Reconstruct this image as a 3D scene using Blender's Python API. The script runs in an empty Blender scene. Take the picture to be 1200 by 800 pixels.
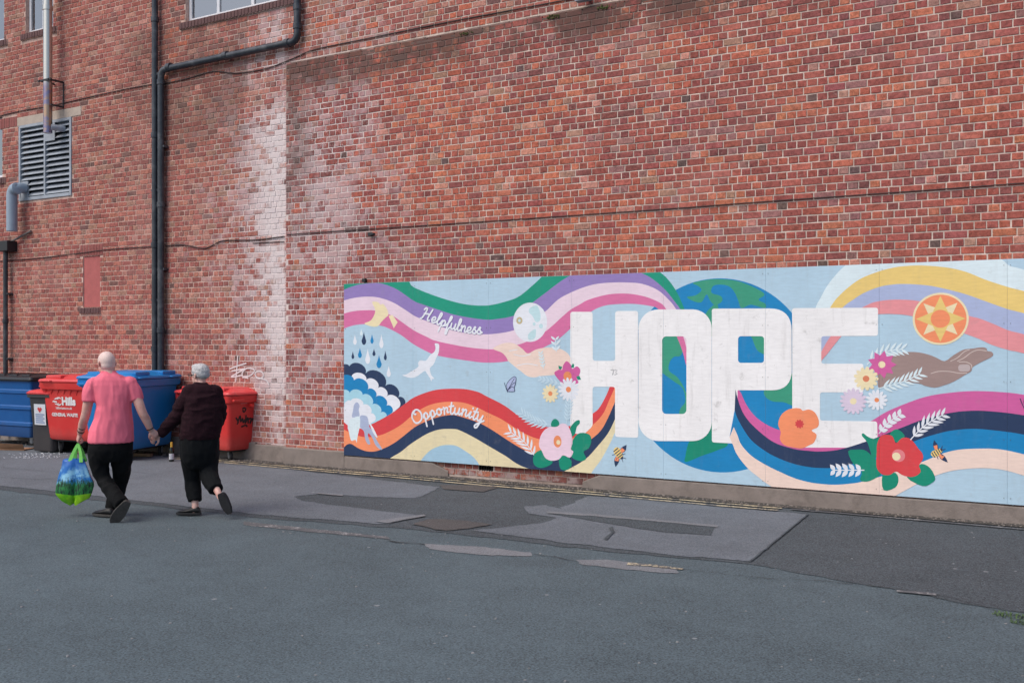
import bpy, bmesh, math, random
import numpy as np
from mathutils import Vector, Matrix, noise
from mathutils.geometry import tessellate_polygon

random.seed(11)
rng = np.random.default_rng(7)
SC = bpy.context.scene
COL = SC.collection
rad = math.radians

# ------------------------------------------------------------------ camera
F = 1185.0                      # focal length in photo pixels (photo is 1200 wide)
TH = math.atan2(1185.0, 1988.0) # angle between the view axis and the wall normal
D, H = 11.18, 1.82              # distance to the mural plane, eye height
CAM = Vector((0, -D, H))
FWD = Vector((-math.sin(TH), math.cos(TH), 0))
RGT = Vector((math.cos(TH), math.sin(TH), 0))
UP = Vector((0, 0, 1))
cd = bpy.data.cameras.new('camera')
cd.sensor_width = 36.0
cd.lens = 36.0 * F / 1200.0
cd.clip_end = 600
cam = bpy.data.objects.new('camera', cd)
cam.location = CAM
cam.rotation_euler = (rad(90), 0, TH)
COL.objects.link(cam)
SC.camera = cam

# ------------------------------------------------------------------ light
SUN_EL, SUN_AZ = rad(52), rad(205)      # azimuth measured from +Y towards +X
w = bpy.data.worlds.new('World'); SC.world = w; w.use_nodes = True
wn = w.node_tree
bg = wn.nodes['Background']
sky = wn.nodes.new('ShaderNodeTexSky')
sky.sky_type = 'NISHITA'; sky.sun_disc = False
sky.sun_elevation = SUN_EL; sky.sun_rotation = SUN_AZ
sky.air_density = 1.0; sky.dust_density = 3.0; sky.ozone_density = 1.0
wn.links.new(sky.outputs[0], bg.inputs[0])
bg.inputs[1].default_value = 0.13
sl = bpy.data.lights.new('sun', 'SUN')
sl.energy = 1.45; sl.angle = rad(42); sl.color = (1.0, 0.92, 0.83)
sun = bpy.data.objects.new('sun', sl); COL.objects.link(sun)
sdir = Vector((math.sin(SUN_AZ) * math.cos(SUN_EL), math.cos(SUN_AZ) * math.cos(SUN_EL), math.sin(SUN_EL)))
sun.rotation_euler = sdir.to_track_quat('Z', 'Y').to_euler()
sun.location = (0, -20, 20)
SC.render.engine = 'CYCLES'
SC.view_settings.view_transform = 'Standard'
SC.view_settings.look = 'None'
SC.view_settings.gamma = 1.0
SC.view_settings.exposure = 0.34
SC.view_settings.use_curve_mapping = False

# ------------------------------------------------------------------ measuring helpers
def ray(x, y):
    return FWD + RGT * ((x - 600) / F) + UP * ((400 - y) / F)
def wp(x, y, Y=0.0):            # photo pixel -> (X, Z) on the vertical plane at Y
    d = ray(x, y); t = (Y + D) / d.y
    p = CAM + d * t
    return p.x, p.z
def wx(x, Y=0.0):
    return wp(x, 400, Y)[0]
def gp(x, y, z=0.0):            # photo pixel -> point on the ground
    d = ray(x, y); t = (z - H) / d.z
    return CAM + d * t
def P(x, y, zc):                # photo pixel at a given depth
    return CAM + ray(x, y) * zc
def ray_plane(x, y, p0, n):
    d = ray(x, y); t = (p0 - CAM).dot(n) / d.dot(n)
    return CAM + d * t

# ------------------------------------------------------------------ materials
def lin(c):
    o = []
    for v in c[:3]:
        v = v / 255.0
        o.append(v / 12.92 if v <= 0.04045 else ((v + 0.055) / 1.055) ** 2.4)
    return (o[0], o[1], o[2], 1.0)

class NT:
    """small helper round a node tree"""
    def __init__(s, mat):
        mat.use_nodes = True
        s.t = mat.node_tree
        s.b = s.t.nodes['Principled BSDF']
    def n(s, typ, **kw):
        nd = s.t.nodes.new(typ)
        for k, v in kw.items(): setattr(nd, k, v)
        return nd
    def l(s, a, b): s.t.links.new(a, b)
    def math(s, op, a, b=None, clamp=False):
        nd = s.n('ShaderNodeMath', operation=op, use_clamp=clamp)
        for i, v in enumerate((a, b)):
            if v is None: continue
            if isinstance(v, (int, float)): nd.inputs[i].default_value = v
            else: s.l(v, nd.inputs[i])
        return nd.outputs[0]
    def mix(s, fac, a, b, blend='MIX'):
        nd = s.n('ShaderNodeMix', data_type='RGBA', blend_type=blend)
        for i, v in ((0, fac), (6, a), (7, b)):
            if isinstance(v, (int, float)): nd.inputs[i].default_value = v
            elif isinstance(v, tuple): nd.inputs[i].default_value = v
            else: s.l(v, nd.inputs[i])
        return nd.outputs[2]
    def noise(s, scale, detail=4, rough=0.55, vec=None, dist=0.0):
        nd = s.n('ShaderNodeTexNoise')
        nd.inputs['Scale'].default_value = scale
        nd.inputs['Detail'].default_value = detail
        nd.inputs['Roughness'].default_value = rough
        nd.inputs['Distortion'].default_value = dist
        if vec is not None: s.l(vec, nd.inputs['Vector'])
        return nd.outputs[0]
    def ramp(s, v, stops, interp='LINEAR'):
        nd = s.n('ShaderNodeValToRGB')
        cr = nd.color_ramp; cr.interpolation = interp
        while len(cr.elements) < len(stops): cr.elements.new(0.5)
        for e, (p, c) in zip(cr.elements, stops):
            e.position = p
            e.color = (c, c, c, 1) if isinstance(c, (int, float)) else c
        if isinstance(v, (int, float)): nd.inputs[0].default_value = v
        else: s.l(v, nd.inputs[0])
        return nd.outputs[0]
    def remap(s, v, a, b, c=0.0, d=1.0, smooth=True):
        nd = s.n('ShaderNodeMapRange', clamp=True)
        nd.interpolation_type = 'SMOOTHSTEP' if smooth else 'LINEAR'
        s.l(v, nd.inputs[0])
        for i, q in enumerate((a, b, c, d)): nd.inputs[1 + i].default_value = q
        return nd.outputs[0]
    def pos(s):
        g = s.n('ShaderNodeNewGeometry')
        return g.outputs['Position']
    def obj(s):
        return s.n('ShaderNodeTexCoord').outputs['Object']
    def xyz(s, v):
        nd = s.n('ShaderNodeSeparateXYZ'); s.l(v, nd.inputs[0]); return nd.outputs
    def scale(s, v, sc):
        nd = s.n('ShaderNodeMapping'); nd.inputs['Scale'].default_value = sc
        s.l(v, nd.inputs[0]); return nd.outputs[0]
    def bump(s, h, strength=0.3, dist=0.01):
        nd = s.n('ShaderNodeBump')
        nd.inputs['Strength'].default_value = strength
        nd.inputs['Distance'].default_value = dist
        s.l(h, nd.inputs['Height']); s.l(nd.outputs[0], s.b.inputs['Normal'])

MATS = {}
def mat(name, rgb, rough=0.6, var=0.08, scale=8.0, bump=0.0, bscale=80.0, metal=0.0, spec=0.5, dirt=0.0, dirtcol=(70, 62, 56)):
    """plain procedural material: base colour with noise variation, optional dirt and fine relief"""
    if name in MATS: return MATS[name]
    m = bpy.data.materials.new(name); t = NT(m); MATS[name] = m
    c = lin(rgb)
    o = t.obj()
    nz = t.noise(scale, 5, 0.6, o)
    v = t.remap(nz, 0.3, 0.7, 1 - var, 1 + var, False)
    hs = t.n('ShaderNodeHueSaturation'); hs.inputs['Color'].default_value = c
    t.l(v, hs.inputs['Value'])
    out = hs.outputs[0]
    if dirt > 0:
        n2 = t.noise(3.1, 8, 0.7, o, 0.4)
        f = t.math('MULTIPLY', t.remap(n2, 0.46, 0.72), dirt)
        out = t.mix(f, out, lin(dirtcol))
    t.l(out, t.b.inputs['Base Color'])
    t.b.inputs['Roughness'].default_value = rough
    t.b.inputs['Metallic'].default_value = metal
    t.b.inputs['Specular IOR Level'].default_value = spec
    if bump > 0: t.bump(t.noise(bscale, 4, 0.6, o), bump, 0.01)
    return m

# ------------------------------------------------------------------ objects
def link(o, parent=None):
    COL.objects.link(o)
    if parent is not None: o.parent = parent
    return o
def world(o):
    if o.parent is None: return o.matrix_basis.copy()
    return world(o.parent) @ o.matrix_parent_inverse @ o.matrix_basis
def adopt(o, parent):           # child keeps its place in the world
    o.parent = parent
    o.matrix_parent_inverse = world(parent).inverted()
    return o
def tag(o, label=None, cat=None, group=None, kind=None):
    if label: o['label'] = label
    if cat: o['category'] = cat
    if group: o['group'] = group
    if kind: o['kind'] = kind
    return o
def empty(name, loc=(0, 0, 0), rz=0.0):
    o = bpy.data.objects.new(name, None); o.location = loc; o.rotation_euler = (0, 0, rz)
    o.empty_display_size = 0.2
    return link(o)

class MB:
    """mesh builder: collects verts / faces (with material slots)"""
    def __init__(s): s.v = []; s.f = []; s.m = []; s.cur = 0
    def add(s, vs, fs, mi=None):
        b = len(s.v); s.v += [tuple(v) for v in vs]
        for f in fs:
            s.f.append(tuple(i + b for i in f)); s.m.append(s.cur if mi is None else mi)
    def box(s, lo, hi, ch=0.0):
        x0, y0, z0 = lo; x1, y1, z1 = hi
        if ch <= 0:
            vs = [(x0,y0,z0),(x1,y0,z0),(x1,y1,z0),(x0,y1,z0),(x0,y0,z1),(x1,y0,z1),(x1,y1,z1),(x0,y1,z1)]
            s.add(vs, [(3,2,1,0),(4,5,6,7),(0,1,5,4),(1,2,6,5),(2,3,7,6),(3,0,4,7)])
        else:
            bm = bmesh.new(); bmesh.ops.create_cube(bm, size=1)
            for v in bm.verts:
                v.co = Vector((x0 + (v.co.x + .5) * (x1 - x0), y0 + (v.co.y + .5) * (y1 - y0), z0 + (v.co.z + .5) * (z1 - z0)))
            bmesh.ops.bevel(bm, geom=bm.edges[:] , offset=ch, segments=2, affect='EDGES', profile=0.6)
            bm.verts.index_update()
            s.add([v.co for v in bm.verts], [tuple(v.index for v in f.verts) for f in bm.faces]); bm.free()
    def loft(s, rings, cap=True, closed=True):
        n = len(rings[0]); b = len(s.v)
        for r in rings: s.v += [tuple(p) for p in r]
        for k in range(len(rings) - 1):
            for i in range(n if closed else n - 1):
                j = (i + 1) % n
                s.f.append((b + k*n + i, b + k*n + j, b + (k+1)*n + j, b + (k+1)*n + i)); s.m.append(s.cur)
        if cap:
            s.f.append(tuple(b + i for i in reversed(range(n)))); s.m.append(s.cur)
            s.f.append(tuple(b + (len(rings)-1)*n + i for i in range(n))); s.m.append(s.cur)
    def tube(s, pts, r, n=12, cap=True):
        pts = [Vector(p) for p in pts]
        rs = r if isinstance(r, (list, tuple)) else [r] * len(pts)
        rings = []; up = None
        for i, p in enumerate(pts):
            if i == 0: d = pts[1] - p
            elif i == len(pts) - 1: d = p - pts[i-1]
            else: d = (pts[i+1] - p).normalized() + (p - pts[i-1]).normalized()
            d.normalize()
            if up is None:
                a = Vector((0, 0, 1)) if abs(d.z) < .9 else Vector((1, 0, 0))
                up = (a - d * a.dot(d)).normalized()
            else:
                up = (up - d * up.dot(d))
                if up.length < 1e-6: up = d.orthogonal()
                up.normalize()
            sd = d.cross(up)
            rings.append([p + (up * math.cos(a) + sd * math.sin(a)) * rs[i] for a in [2*math.pi*k/n for k in range(n)]])
        s.loft(rings, cap)
    def cyl(s, p, q, r, n=20): s.tube([p, q], r, n)
    def build(s, name, mats, parent=None, smooth=False, angle=None):
        me = bpy.data.meshes.new(name)
        me.from_pydata(s.v, [], s.f)
        if not isinstance(mats, (list, tuple)): mats = [mats]
        for m in mats: me.materials.append(m)
        me.polygons.foreach_set('material_index', s.m)
        bm = bmesh.new(); bm.from_mesh(me); bmesh.ops.recalc_face_normals(bm, faces=bm.faces[:]); bm.to_mesh(me); bm.free()
        if smooth:
            me.polygons.foreach_set('use_smooth', [True] * len(me.polygons))
            me.set_sharp_from_angle(angle=rad(angle if angle else 40))
        me.update()
        return link(bpy.data.objects.new(name, me), parent)

def bend(pts, r=0.12, n=6):
    """round the inner corners of a polyline"""
    pts = [Vector(p) for p in pts]; out = [pts[0]]
    for i in range(1, len(pts) - 1):
        a, b, c = pts[i-1], pts[i], pts[i+1]
        d0 = (a - b).normalized(); d1 = (c - b).normalized()
        q0, q1 = b + d0 * r, b + d1 * r
        for k in range(n + 1):
            t = k / n
            out.append(q0 * (1-t)**2 + b * 2*t*(1-t) + q1 * t*t)
    out.append(pts[-1]); return out
def cr(pts, n=6, closed=False):
    """Catmull-Rom through 2D/3D points"""
    pts = [Vector(p) for p in pts]; out = []
    N = len(pts); rngk = range(N if closed else N - 1)
    for i in rngk:
        p1, p2 = pts[i], pts[(i+1) % N]
        p0 = pts[i-1] if (closed or i > 0) else p1 * 2 - p2
        p3 = pts[(i+2) % N] if (closed or i + 2 < N) else p2 * 2 - p1
        for k in range(n):
            t = k / n
            out.append(0.5 * ((2*p1) + (p2 - p0)*t + (2*p0 - 5*p1 + 4*p2 - p3)*t*t + (3*p1 - p0 - 3*p2 + p3)*t**3))
    if not closed: out.append(pts[-1])
    return out

# =================================================================== GROUND
def asphalt(name, rgb, coarse=0.5, bl=1.0):
    m = bpy.data.materials.new(name); t = NT(m); p = t.pos()
    c = lin(rgb)
    big = t.noise(0.35, 4, 0.6, p, 0.6)
    mid = t.noise(2.2, 6, 0.65, p)
    fine = t.noise(70, 4, 0.8, p)
    v = t.math('ADD', t.remap(big, 0.38, 0.62, 0.92, 1.08, False), t.remap(mid, 0.36, 0.64, -0.08, 0.08, False))
    cell = t.n('ShaderNodeTexVoronoi'); cell.inputs['Scale'].default_value = 95; t.l(p, cell.inputs['Vector'])
    v = t.math('ADD', v, t.math('MULTIPLY', t.math('SUBTRACT', t.xyz(cell.outputs['Color'])[2], .5), .55 * coarse))
    v = t.math('ADD', v, t.remap(fine, 0.36, 0.64, -0.36 * coarse, 0.36 * coarse, False))
    hs = t.n('ShaderNodeHueSaturation'); hs.inputs['Color'].default_value = c; t.l(v, hs.inputs['Value'])
    out = hs.outputs[0]
    # pale aggregate chips and old chewing gum
    vo = t.n('ShaderNodeTexVoronoi'); vo.inputs['Scale'].default_value = 42; t.l(p, vo.inputs['Vector'])
    chip = t.math('LESS_THAN', vo.outputs['Distance'], 0.16)
    sel = t.math('GREATER_THAN', t.xyz(vo.outputs['Color'])[0], 1 - 0.10 * bl)
    out = t.mix(t.math('MULTIPLY', t.math('MULTIPLY', chip, sel), 0.5), out, lin((150, 152, 155)))
    vo2 = t.n('ShaderNodeTexVoronoi'); vo2.inputs['Scale'].default_value = 4.6; t.l(p, vo2.inputs['Vector'])
    gum = t.math('LESS_THAN', vo2.outputs['Distance'], t.math('MULTIPLY', t.xyz(vo2.outputs['Color'])[1], 0.10))
    sel2 = t.math('GREATER_THAN', t.xyz(vo2.outputs['Color'])[0], 0.80)
    out = t.mix(t.math('MULTIPLY', t.math('MULTIPLY', gum, sel2), 0.45), out, lin((170, 170, 172)))
    # oily dark stains
    st = t.remap(t.noise(0.8, 5, 0.6, p, 1.2), 0.56, 0.74)
    out = t.mix(t.math('MULTIPLY', st, 0.14), out, lin((52, 54, 58)))
    t.l(out, t.b.inputs['Base Color'])
    t.b.inputs['Roughness'].default_value = 0.85
    t.bump(t.math('ADD', t.noise(190, 3, 0.7, p), t.math('MULTIPLY', mid, 1.5)), 0.35 * (0.5 + coarse), 0.006)
    return m
M_ROAD = asphalt('asphalt_road', (79, 92, 98), 1.15)
M_OLD = asphalt('asphalt_old', (69, 76, 81), 1.6, 3.0)
M_SMOOTH = asphalt('asphalt_smooth', (99, 105, 112), 0.85, 1.2)
M_BROWN = asphalt('asphalt_brown', (78, 75, 74), 0.9, 1.5)
M_PALE = asphalt('concrete_strip', (118, 120, 124), 0.7, 1.0)

M_DIRT = asphalt('gutter_grit', (72, 68, 64), 1.5, 5.0)
def sheet(name, pts_px, m, z, kind='structure', smooth_edge=True, rough=0.02, parent=None):
    """a thin ground sheet outlined by photo points laid on the ground"""
    pts = [gp(x, y) for x, y in pts_px]
    out = []
    for i, a in enumerate(pts):                    # ragged edges
        b = pts[(i + 1) % len(pts)]
        n = max(2, int((b - a).length / 0.045))
        for k in range(n):
            q = a.lerp(b, k / n)
            j = noise.noise_vector(q * 3.7) * rough * 2 + noise.noise_vector(q * 11) * rough + noise.noise_vector(q * 31) * rough * .8
            out.append(Vector((q.x + j.x, q.y + j.y, z)))
    tri = tessellate_polygon([out])
    mb = MB(); mb.add(out, [t for t in tri])
    o = mb.build(name, m, parent)
    for p in o.data.polygons:
        if p.normal.z < 0: p.flip()
    if kind: o['kind'] = kind
    return o

me = bpy.data.meshes.new('road')
me.from_pydata([(-90, -90, 0), (90, -90, 0), (90, 60, 0), (-90, 60, 0)], [], [(0, 1, 2, 3)])
me.materials.append(M_ROAD)
tag(link(bpy.data.objects.new('road', me)), kind='structure')

WALLY = lambda x: gp(x, 400 + H * F * (math.cos(TH) + (x-600)/F*math.sin(TH)) / D)
def base_y(x): return 400 + H * F * (math.cos(TH) + (x - 600) / F * math.sin(TH)) / D
# old coarse asphalt along the wall
sheet('footway', [(-160, 506), (300, base_y(300)-3), (700, base_y(700)-3), (1330, base_y(1330)-3), (1330, 735), (1180, 716), (1040, 690), (880, 661), (700, 645), (500, 622), (300, 606), (170, 592), (0, 574), (-160, 560)], M_OLD, 0.004)
sheet('asphalt_patch', [(-150, 512), (180, 534), (330, 549), (420, 560), (516, 571), (489, 584), (440, 583), (372, 579), (343, 583), (360, 588), (443, 599), (497, 605), (452, 615), (300, 603), (170, 588), (0, 569), (-150, 555)], M_SMOOTH, 0.008)
sheet('asphalt_patch', [(612, 594), (640, 592), (655, 597), (690, 582), (760, 586), (850, 595), (947, 603), (878, 658), (780, 650), (640, 634), (556, 622), (640, 613), (650, 607), (620, 602)], M_SMOOTH, 0.008)
sheet('asphalt_patch', [(499, 609), (520, 609), (578, 615), (552, 620), (522, 623), (484, 616)], M_BROWN, 0.012)
sheet('asphalt_patch', [(640, 602), (700, 606), (840, 618), (832, 628), (780, 625), (700, 612)], M_OLD, 0.012, rough=0.012)
sheet('asphalt_patch', [(515, 569), (560, 569), (584, 572), (565, 577), (520, 574)], M_BROWN, 0.012, rough=0.012)
sheet('patch_joint', [(640, 600.5), (700, 604), (842, 617), (842, 619), (700, 606.5), (640, 602.5)], M_PALE, 0.0155, rough=0.01)
sheet('patch_joint', [(372, 578), (402, 581), (401, 582.3), (372, 579.4)], M_PALE, 0.0155, rough=0.01)
sheet('patch_joint', [(440, 612), (496, 604), (499, 605.5), (452, 614.5)], M_PALE, 0.0155, rough=0.01)
sheet('patch_joint', [(878, 659), (946, 603), (948, 603.3), (880, 659.5)], M_OLD, 0.0155, rough=0.006)
sheet('patch_joint', [(707, 633), (716, 625), (713, 620), (718, 618), (720, 625), (711, 634)], M_OLD, 0.016, rough=0.004)
# worn kerb strips set in the road
sheet('kerb_strip', [(498, 637), (560, 641), (620, 647), (625, 652), (560, 650), (500, 643)], M_PALE, 0.004, rough=0.02)
sheet('kerb_strip', [(672, 656), (720, 657), (790, 667), (794, 673), (740, 668), (676, 661)], M_PALE, 0.004, rough=0.02)
def worn_paint(name, rgb, keep):
    m = bpy.data.materials.new(name); t = NT(m); p = t.pos()
    n1 = t.noise(5.0, 8, 0.75, p); n2 = t.noise(40, 4, 0.7, p)
    f = t.math('ADD', t.math('MULTIPLY', n1, 0.7), t.math('MULTIPLY', n2, 0.3))
    f = t.remap(f, keep, keep + 0.09)
    t.l(t.mix(f, lin((86, 87, 90)), lin(rgb)), t.b.inputs['Base Color'])
    t.b.inputs['Roughness'].default_value = 0.8
    return m
M_YEL = worn_paint('worn_yellow_paint', (190, 176, 146), 0.44)
M_WHT = worn_paint('worn_white_paint', (160, 158, 158), 0.52)
def wall_line(name, Y0, Y1, x0, x1, z, m):
    pts = []; n = 60
    for k in range(n + 1):
        X = x0 + (x1 - x0) * k / n
        pts.append((X, Y0 + .012 * math.sin(X * 2.1) + random.uniform(-.008, .008), z))
    for k in range(n, -1, -1):
        X = x0 + (x1 - x0) * k / n
        pts.append((X, Y1 + .012 * math.sin(X * 2.1 + .4) + random.uniform(-.008, .008), z))
    mb = MB()
    mb.add(pts, [(k, k + 1, 2*n - k, 2*n + 1 - k) for k in range(n)])
    o = mb.build(name, m); o['kind'] = 'structure'
    for p in o.data.polygons:
        if p.normal.z < 0: p.flip()
    return o
wall_line('gutter_dirt', -0.17, 0.06, -17.5, 3.0, 0.0125, M_DIRT)
wall_line('yellow_line', -0.30, -0.235, -12.6, -3.1, 0.016, M_YEL)
wall_line('yellow_line', -0.46, -0.395, -12.6, -3.1, 0.016, M_YEL)
wall_line('yellow_line', -0.30, -0.245, -3.0, 3.0, 0.016, M_WHT)
sheet('kerb_strip', [(285, 611), (360, 619), (455, 629), (457, 632), (360, 623), (285, 615)], M_WHT, 0.004, rough=0.01)
sheet('kerb_strip', [(735, 660), (770, 662.5), (800, 667), (798, 668.5), (768, 665), (735, 662.5)], M_YEL, 0.008, rough=0.01)
sheet('kerb_strip', [(1050, 692.5), (1075, 694.5), (1097, 697), (1096, 699), (1072, 697), (1050, 694.5)], M_WHT, 0.0105, rough=0.01)

def crack(pts_px, wd_, z):
    pts = [gp(x, y) for x, y in smooth2(pts_px)]
    q = MB(); L = []
    for i, p_ in enumerate(pts):
        d_ = (pts[min(i + 1, len(pts) - 1)] - pts[max(0, i - 1)]).normalized(); n_ = Vector((-d_.y, d_.x, 0))
        p_ = p_ + n_ * noise.noise(p_ * 6) * .03 + n_ * noise.noise(p_ * 21) * .012
        w_ = wd_ * (.4 + abs(noise.noise(p_ * 9)) * 1.6)
        L.append((p_ + n_ * w_, p_ - n_ * w_))
    for i in range(len(L) - 1):
        a_, b_ = L[i], L[i + 1]
        q.add([(v.x, v.y, z) for v in (a_[1], b_[1], b_[0], a_[0])], [(0, 1, 2, 3)])
    o = q.build('road_crack', M_CRACK); o['kind'] = 'structure'
    for p_ in o.data.polygons:
        if p_.normal.z < 0: p_.flip()
def smooth2(pts): return [(v.x, v.y) for v in cr([Vector((a_, b_, 0)) for a_, b_ in pts], 24)]
M_CRACK = mat('crack_dirt', (44, 44, 44), .95, .3, 20)
crack([(760, 664), (830, 671), (900, 678), (960, 681), (1030, 688), (1090, 696), (1130, 705), (1175, 718), (1240, 738)], .004, .0085)
crack([(455, 634), (480, 637), (498, 638)], .010, .0085)
crack([(625, 650), (650, 653), (674, 657)], .009, .0085)
crack([(0, 548), (60, 553), (120, 551), (180, 556)], .005, .0125)
crack([(0, 560), (50, 562), (90, 559)], .005, .0125)

# =================================================================== BRICK BUILDING
YL, YR = 0.16, 0.05                 # face of the recessed wall, face of the thickened wall
XS = wx(335, YR)                    # where the thickened part starts
ZL = 5.97                           # ledge height
X0, X1, ZT = -22.0, 3.2, 9.05
CO, ST = 0.0833, 0.2255             # course height and stretcher pitch
building = empty('brick_building', (XS, YL, 0))
tag(building, 'tall red brick building with stained wall, thickened lower part and white framed windows', 'building')

def stain_nodes(t):
    """stains shared by bricks and mortar: lime bloom, soot under the ledge"""
    p = t.pos(); x, y, z = t.xyz(p)
    def nx(px): return (wx(px, YL) - X0) / (X1 - X0)
    u = t.math('DIVIDE', t.math('SUBTRACT', x, X0), X1 - X0)
    wxr = t.ramp(u, [(nx(190), 0), (nx(240), .18), (nx(280), .46), (nx(306), .74), (nx(322), .96), (nx(333), 1.0), (nx(338), .50), (nx(370), .60), (nx(430), .46), (nx(490), .15), (nx(590), 0.0)])
    wz = t.ramp(t.math('DIVIDE', z, 9.0), [(0, .62), (.07, .72), (.2, .86), (.42, 1.0), (.575, .95), (.625, .30), (.668, .62), (.72, .66), (.80, .25), (1, .05)])
    zone = t.math('MULTIPLY', wxr, wz)
    n1 = t.noise(1.5, 6, 0.62, p, 0.5)
    n2 = t.noise(9, 4, 0.6, p)
    # soot and moss under the ledge, thick part only
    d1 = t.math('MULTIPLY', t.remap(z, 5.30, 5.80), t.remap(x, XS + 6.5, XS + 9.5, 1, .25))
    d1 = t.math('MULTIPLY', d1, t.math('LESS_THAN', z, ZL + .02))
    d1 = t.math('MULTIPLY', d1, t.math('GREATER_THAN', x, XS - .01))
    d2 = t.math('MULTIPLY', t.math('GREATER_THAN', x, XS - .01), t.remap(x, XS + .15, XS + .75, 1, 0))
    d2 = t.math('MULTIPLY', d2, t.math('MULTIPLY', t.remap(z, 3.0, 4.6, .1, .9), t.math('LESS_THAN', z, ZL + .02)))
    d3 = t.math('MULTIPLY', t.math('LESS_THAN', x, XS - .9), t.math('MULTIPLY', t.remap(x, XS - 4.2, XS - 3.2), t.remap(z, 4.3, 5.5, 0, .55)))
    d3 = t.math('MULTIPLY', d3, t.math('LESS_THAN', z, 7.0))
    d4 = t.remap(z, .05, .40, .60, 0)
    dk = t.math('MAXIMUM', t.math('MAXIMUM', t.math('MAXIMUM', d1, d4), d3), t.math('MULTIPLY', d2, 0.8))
    return p, zone, n1, n2, dk

def wash_paint(t, p):
    # old whitewash low on the wall where the plinth has gone
    x, y, z = t.xyz(p)
    k = t.math('MULTIPLY', t.remap(x, wx(523, YR), wx(530, YR)), t.remap(x, wx(672, YR), wx(682, YR), 1, 0))
    k = t.math('MULTIPLY', k, t.remap(z, .12, .15, 1, 0))
    return t.math('MULTIPLY', k, t.remap(t.noise(9, 5, .65, p), .42, .58))
def brick_material():
    m = bpy.data.materials.new('brick'); t = NT(m)
    p, zone, n1, n2, dk = stain_nodes(t)
    a = t.n('ShaderNodeAttribute', attribute_name='bcol')
    base, res = a.outputs['Color'], a.outputs['Alpha']
    g1 = t.noise(24, 6, 0.7, p, .6); g2 = t.noise(110, 4, 0.75, p)
    v = t.math('ADD', t.remap(g1, 0.36, 0.64, 0.66, 1.34, False), t.remap(g2, .36, .64, -.20, .20, False))
    hs = t.n('ShaderNodeHueSaturation'); t.l(base, hs.inputs['Color']); t.l(v, hs.inputs['Value'])
    c = hs.outputs[0]
    # mortar smears
    sm = t.remap(t.noise(14, 6, 0.7, p, .5), 0.60, 0.74)
    c = t.mix(t.math('MULTIPLY', sm, 0.38), c, lin((190, 162, 154)))
    wsh = t.remap(t.noise(.9, 5, .6, p, .4), .50, .68)
    c = t.mix(t.math('MULTIPLY', wsh, .22), c, lin((184, 136, 130)))
    f = t.math('ADD', t.math('MULTIPLY', zone, 1.68), t.remap(n1, .34, .66, -.55, .55, False))
    f = t.math('ADD', f, t.remap(n2, .36, .64, -.22, .22, False))
    f = t.math('SUBTRACT', f, t.math('MULTIPLY', res, .95))
    f = t.math('MULTIPLY', t.remap(f, 0.0, 0.90), t.remap(zone, .02, .2))
    bl_ = t.mix(t.remap(zone, .40, .85), lin((194, 170, 172)), lin((218, 209, 210)))
    c = t.mix(t.math('MULTIPLY', f, t.remap(zone, .35, .95, .58, .86)), c, bl_)
    c = t.mix(t.math('MULTIPLY', t.math('MULTIPLY', t.remap(t.noise(30, 6, .75, p), .56, .66), t.remap(zone, .2, .6)), .6), c, lin((222, 212, 212)))
    c = t.mix(t.math('MULTIPLY', wash_paint(t, p), .75), c, lin((206, 192, 190)))
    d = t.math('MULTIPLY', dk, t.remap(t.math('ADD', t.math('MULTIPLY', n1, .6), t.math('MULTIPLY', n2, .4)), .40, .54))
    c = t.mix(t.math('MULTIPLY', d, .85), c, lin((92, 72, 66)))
    t.l(c, t.b.inputs['Base Color'])
    t.b.inputs['Roughness'].default_value = 0.9
    t.b.inputs['Specular IOR Level'].default_value = 0.25
    t.bump(t.math('ADD', g1, t.math('MULTIPLY', g2, .6)), 0.45, 0.006)
    return m
def mortar_material():
    m = bpy.data.materials.new('mortar'); t = NT(m)
    p, zone, n1, n2, dk = stain_nodes(t)
    x = t.xyz(p)[0]
    c = t.mix(t.remap(x, XS - 3.0, XS + 3.0), lin((204, 174, 162)), lin((208, 191, 180)))
    g = t.remap(t.noise(7, 7, .7, p), .36, .64, .66, 1.14, False)
    hs = t.n('ShaderNodeHueSaturation'); t.l(c, hs.inputs['Color']); t.l(g, hs.inputs['Value']); c = hs.outputs[0]
    c = t.mix(t.math('MULTIPLY', t.remap(zone, .1, .7), .8), c, lin((226, 217, 217)))
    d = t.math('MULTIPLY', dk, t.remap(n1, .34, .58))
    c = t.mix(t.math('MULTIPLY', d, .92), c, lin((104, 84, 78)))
    t.l(c, t.b.inputs['Base Color']); t.b.inputs['Roughness'].default_value = .95
    t.b.inputs['Specular IOR Level'].default_value = 0.2
    t.bump(t.noise(120, 3, .7, p), .4, .006)
    return m
M_BRICK, M_MORTAR = brick_material(), mortar_material()
M_CONC = mat('concrete', (134, 124, 118), .9, .16, 3.0, .5, 60, dirt=.55, dirtcol=(92, 84, 78))
M_SILL = mat('sill_brick', (96, 68, 68), .85, .2, 9.0, .4, 70)

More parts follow.
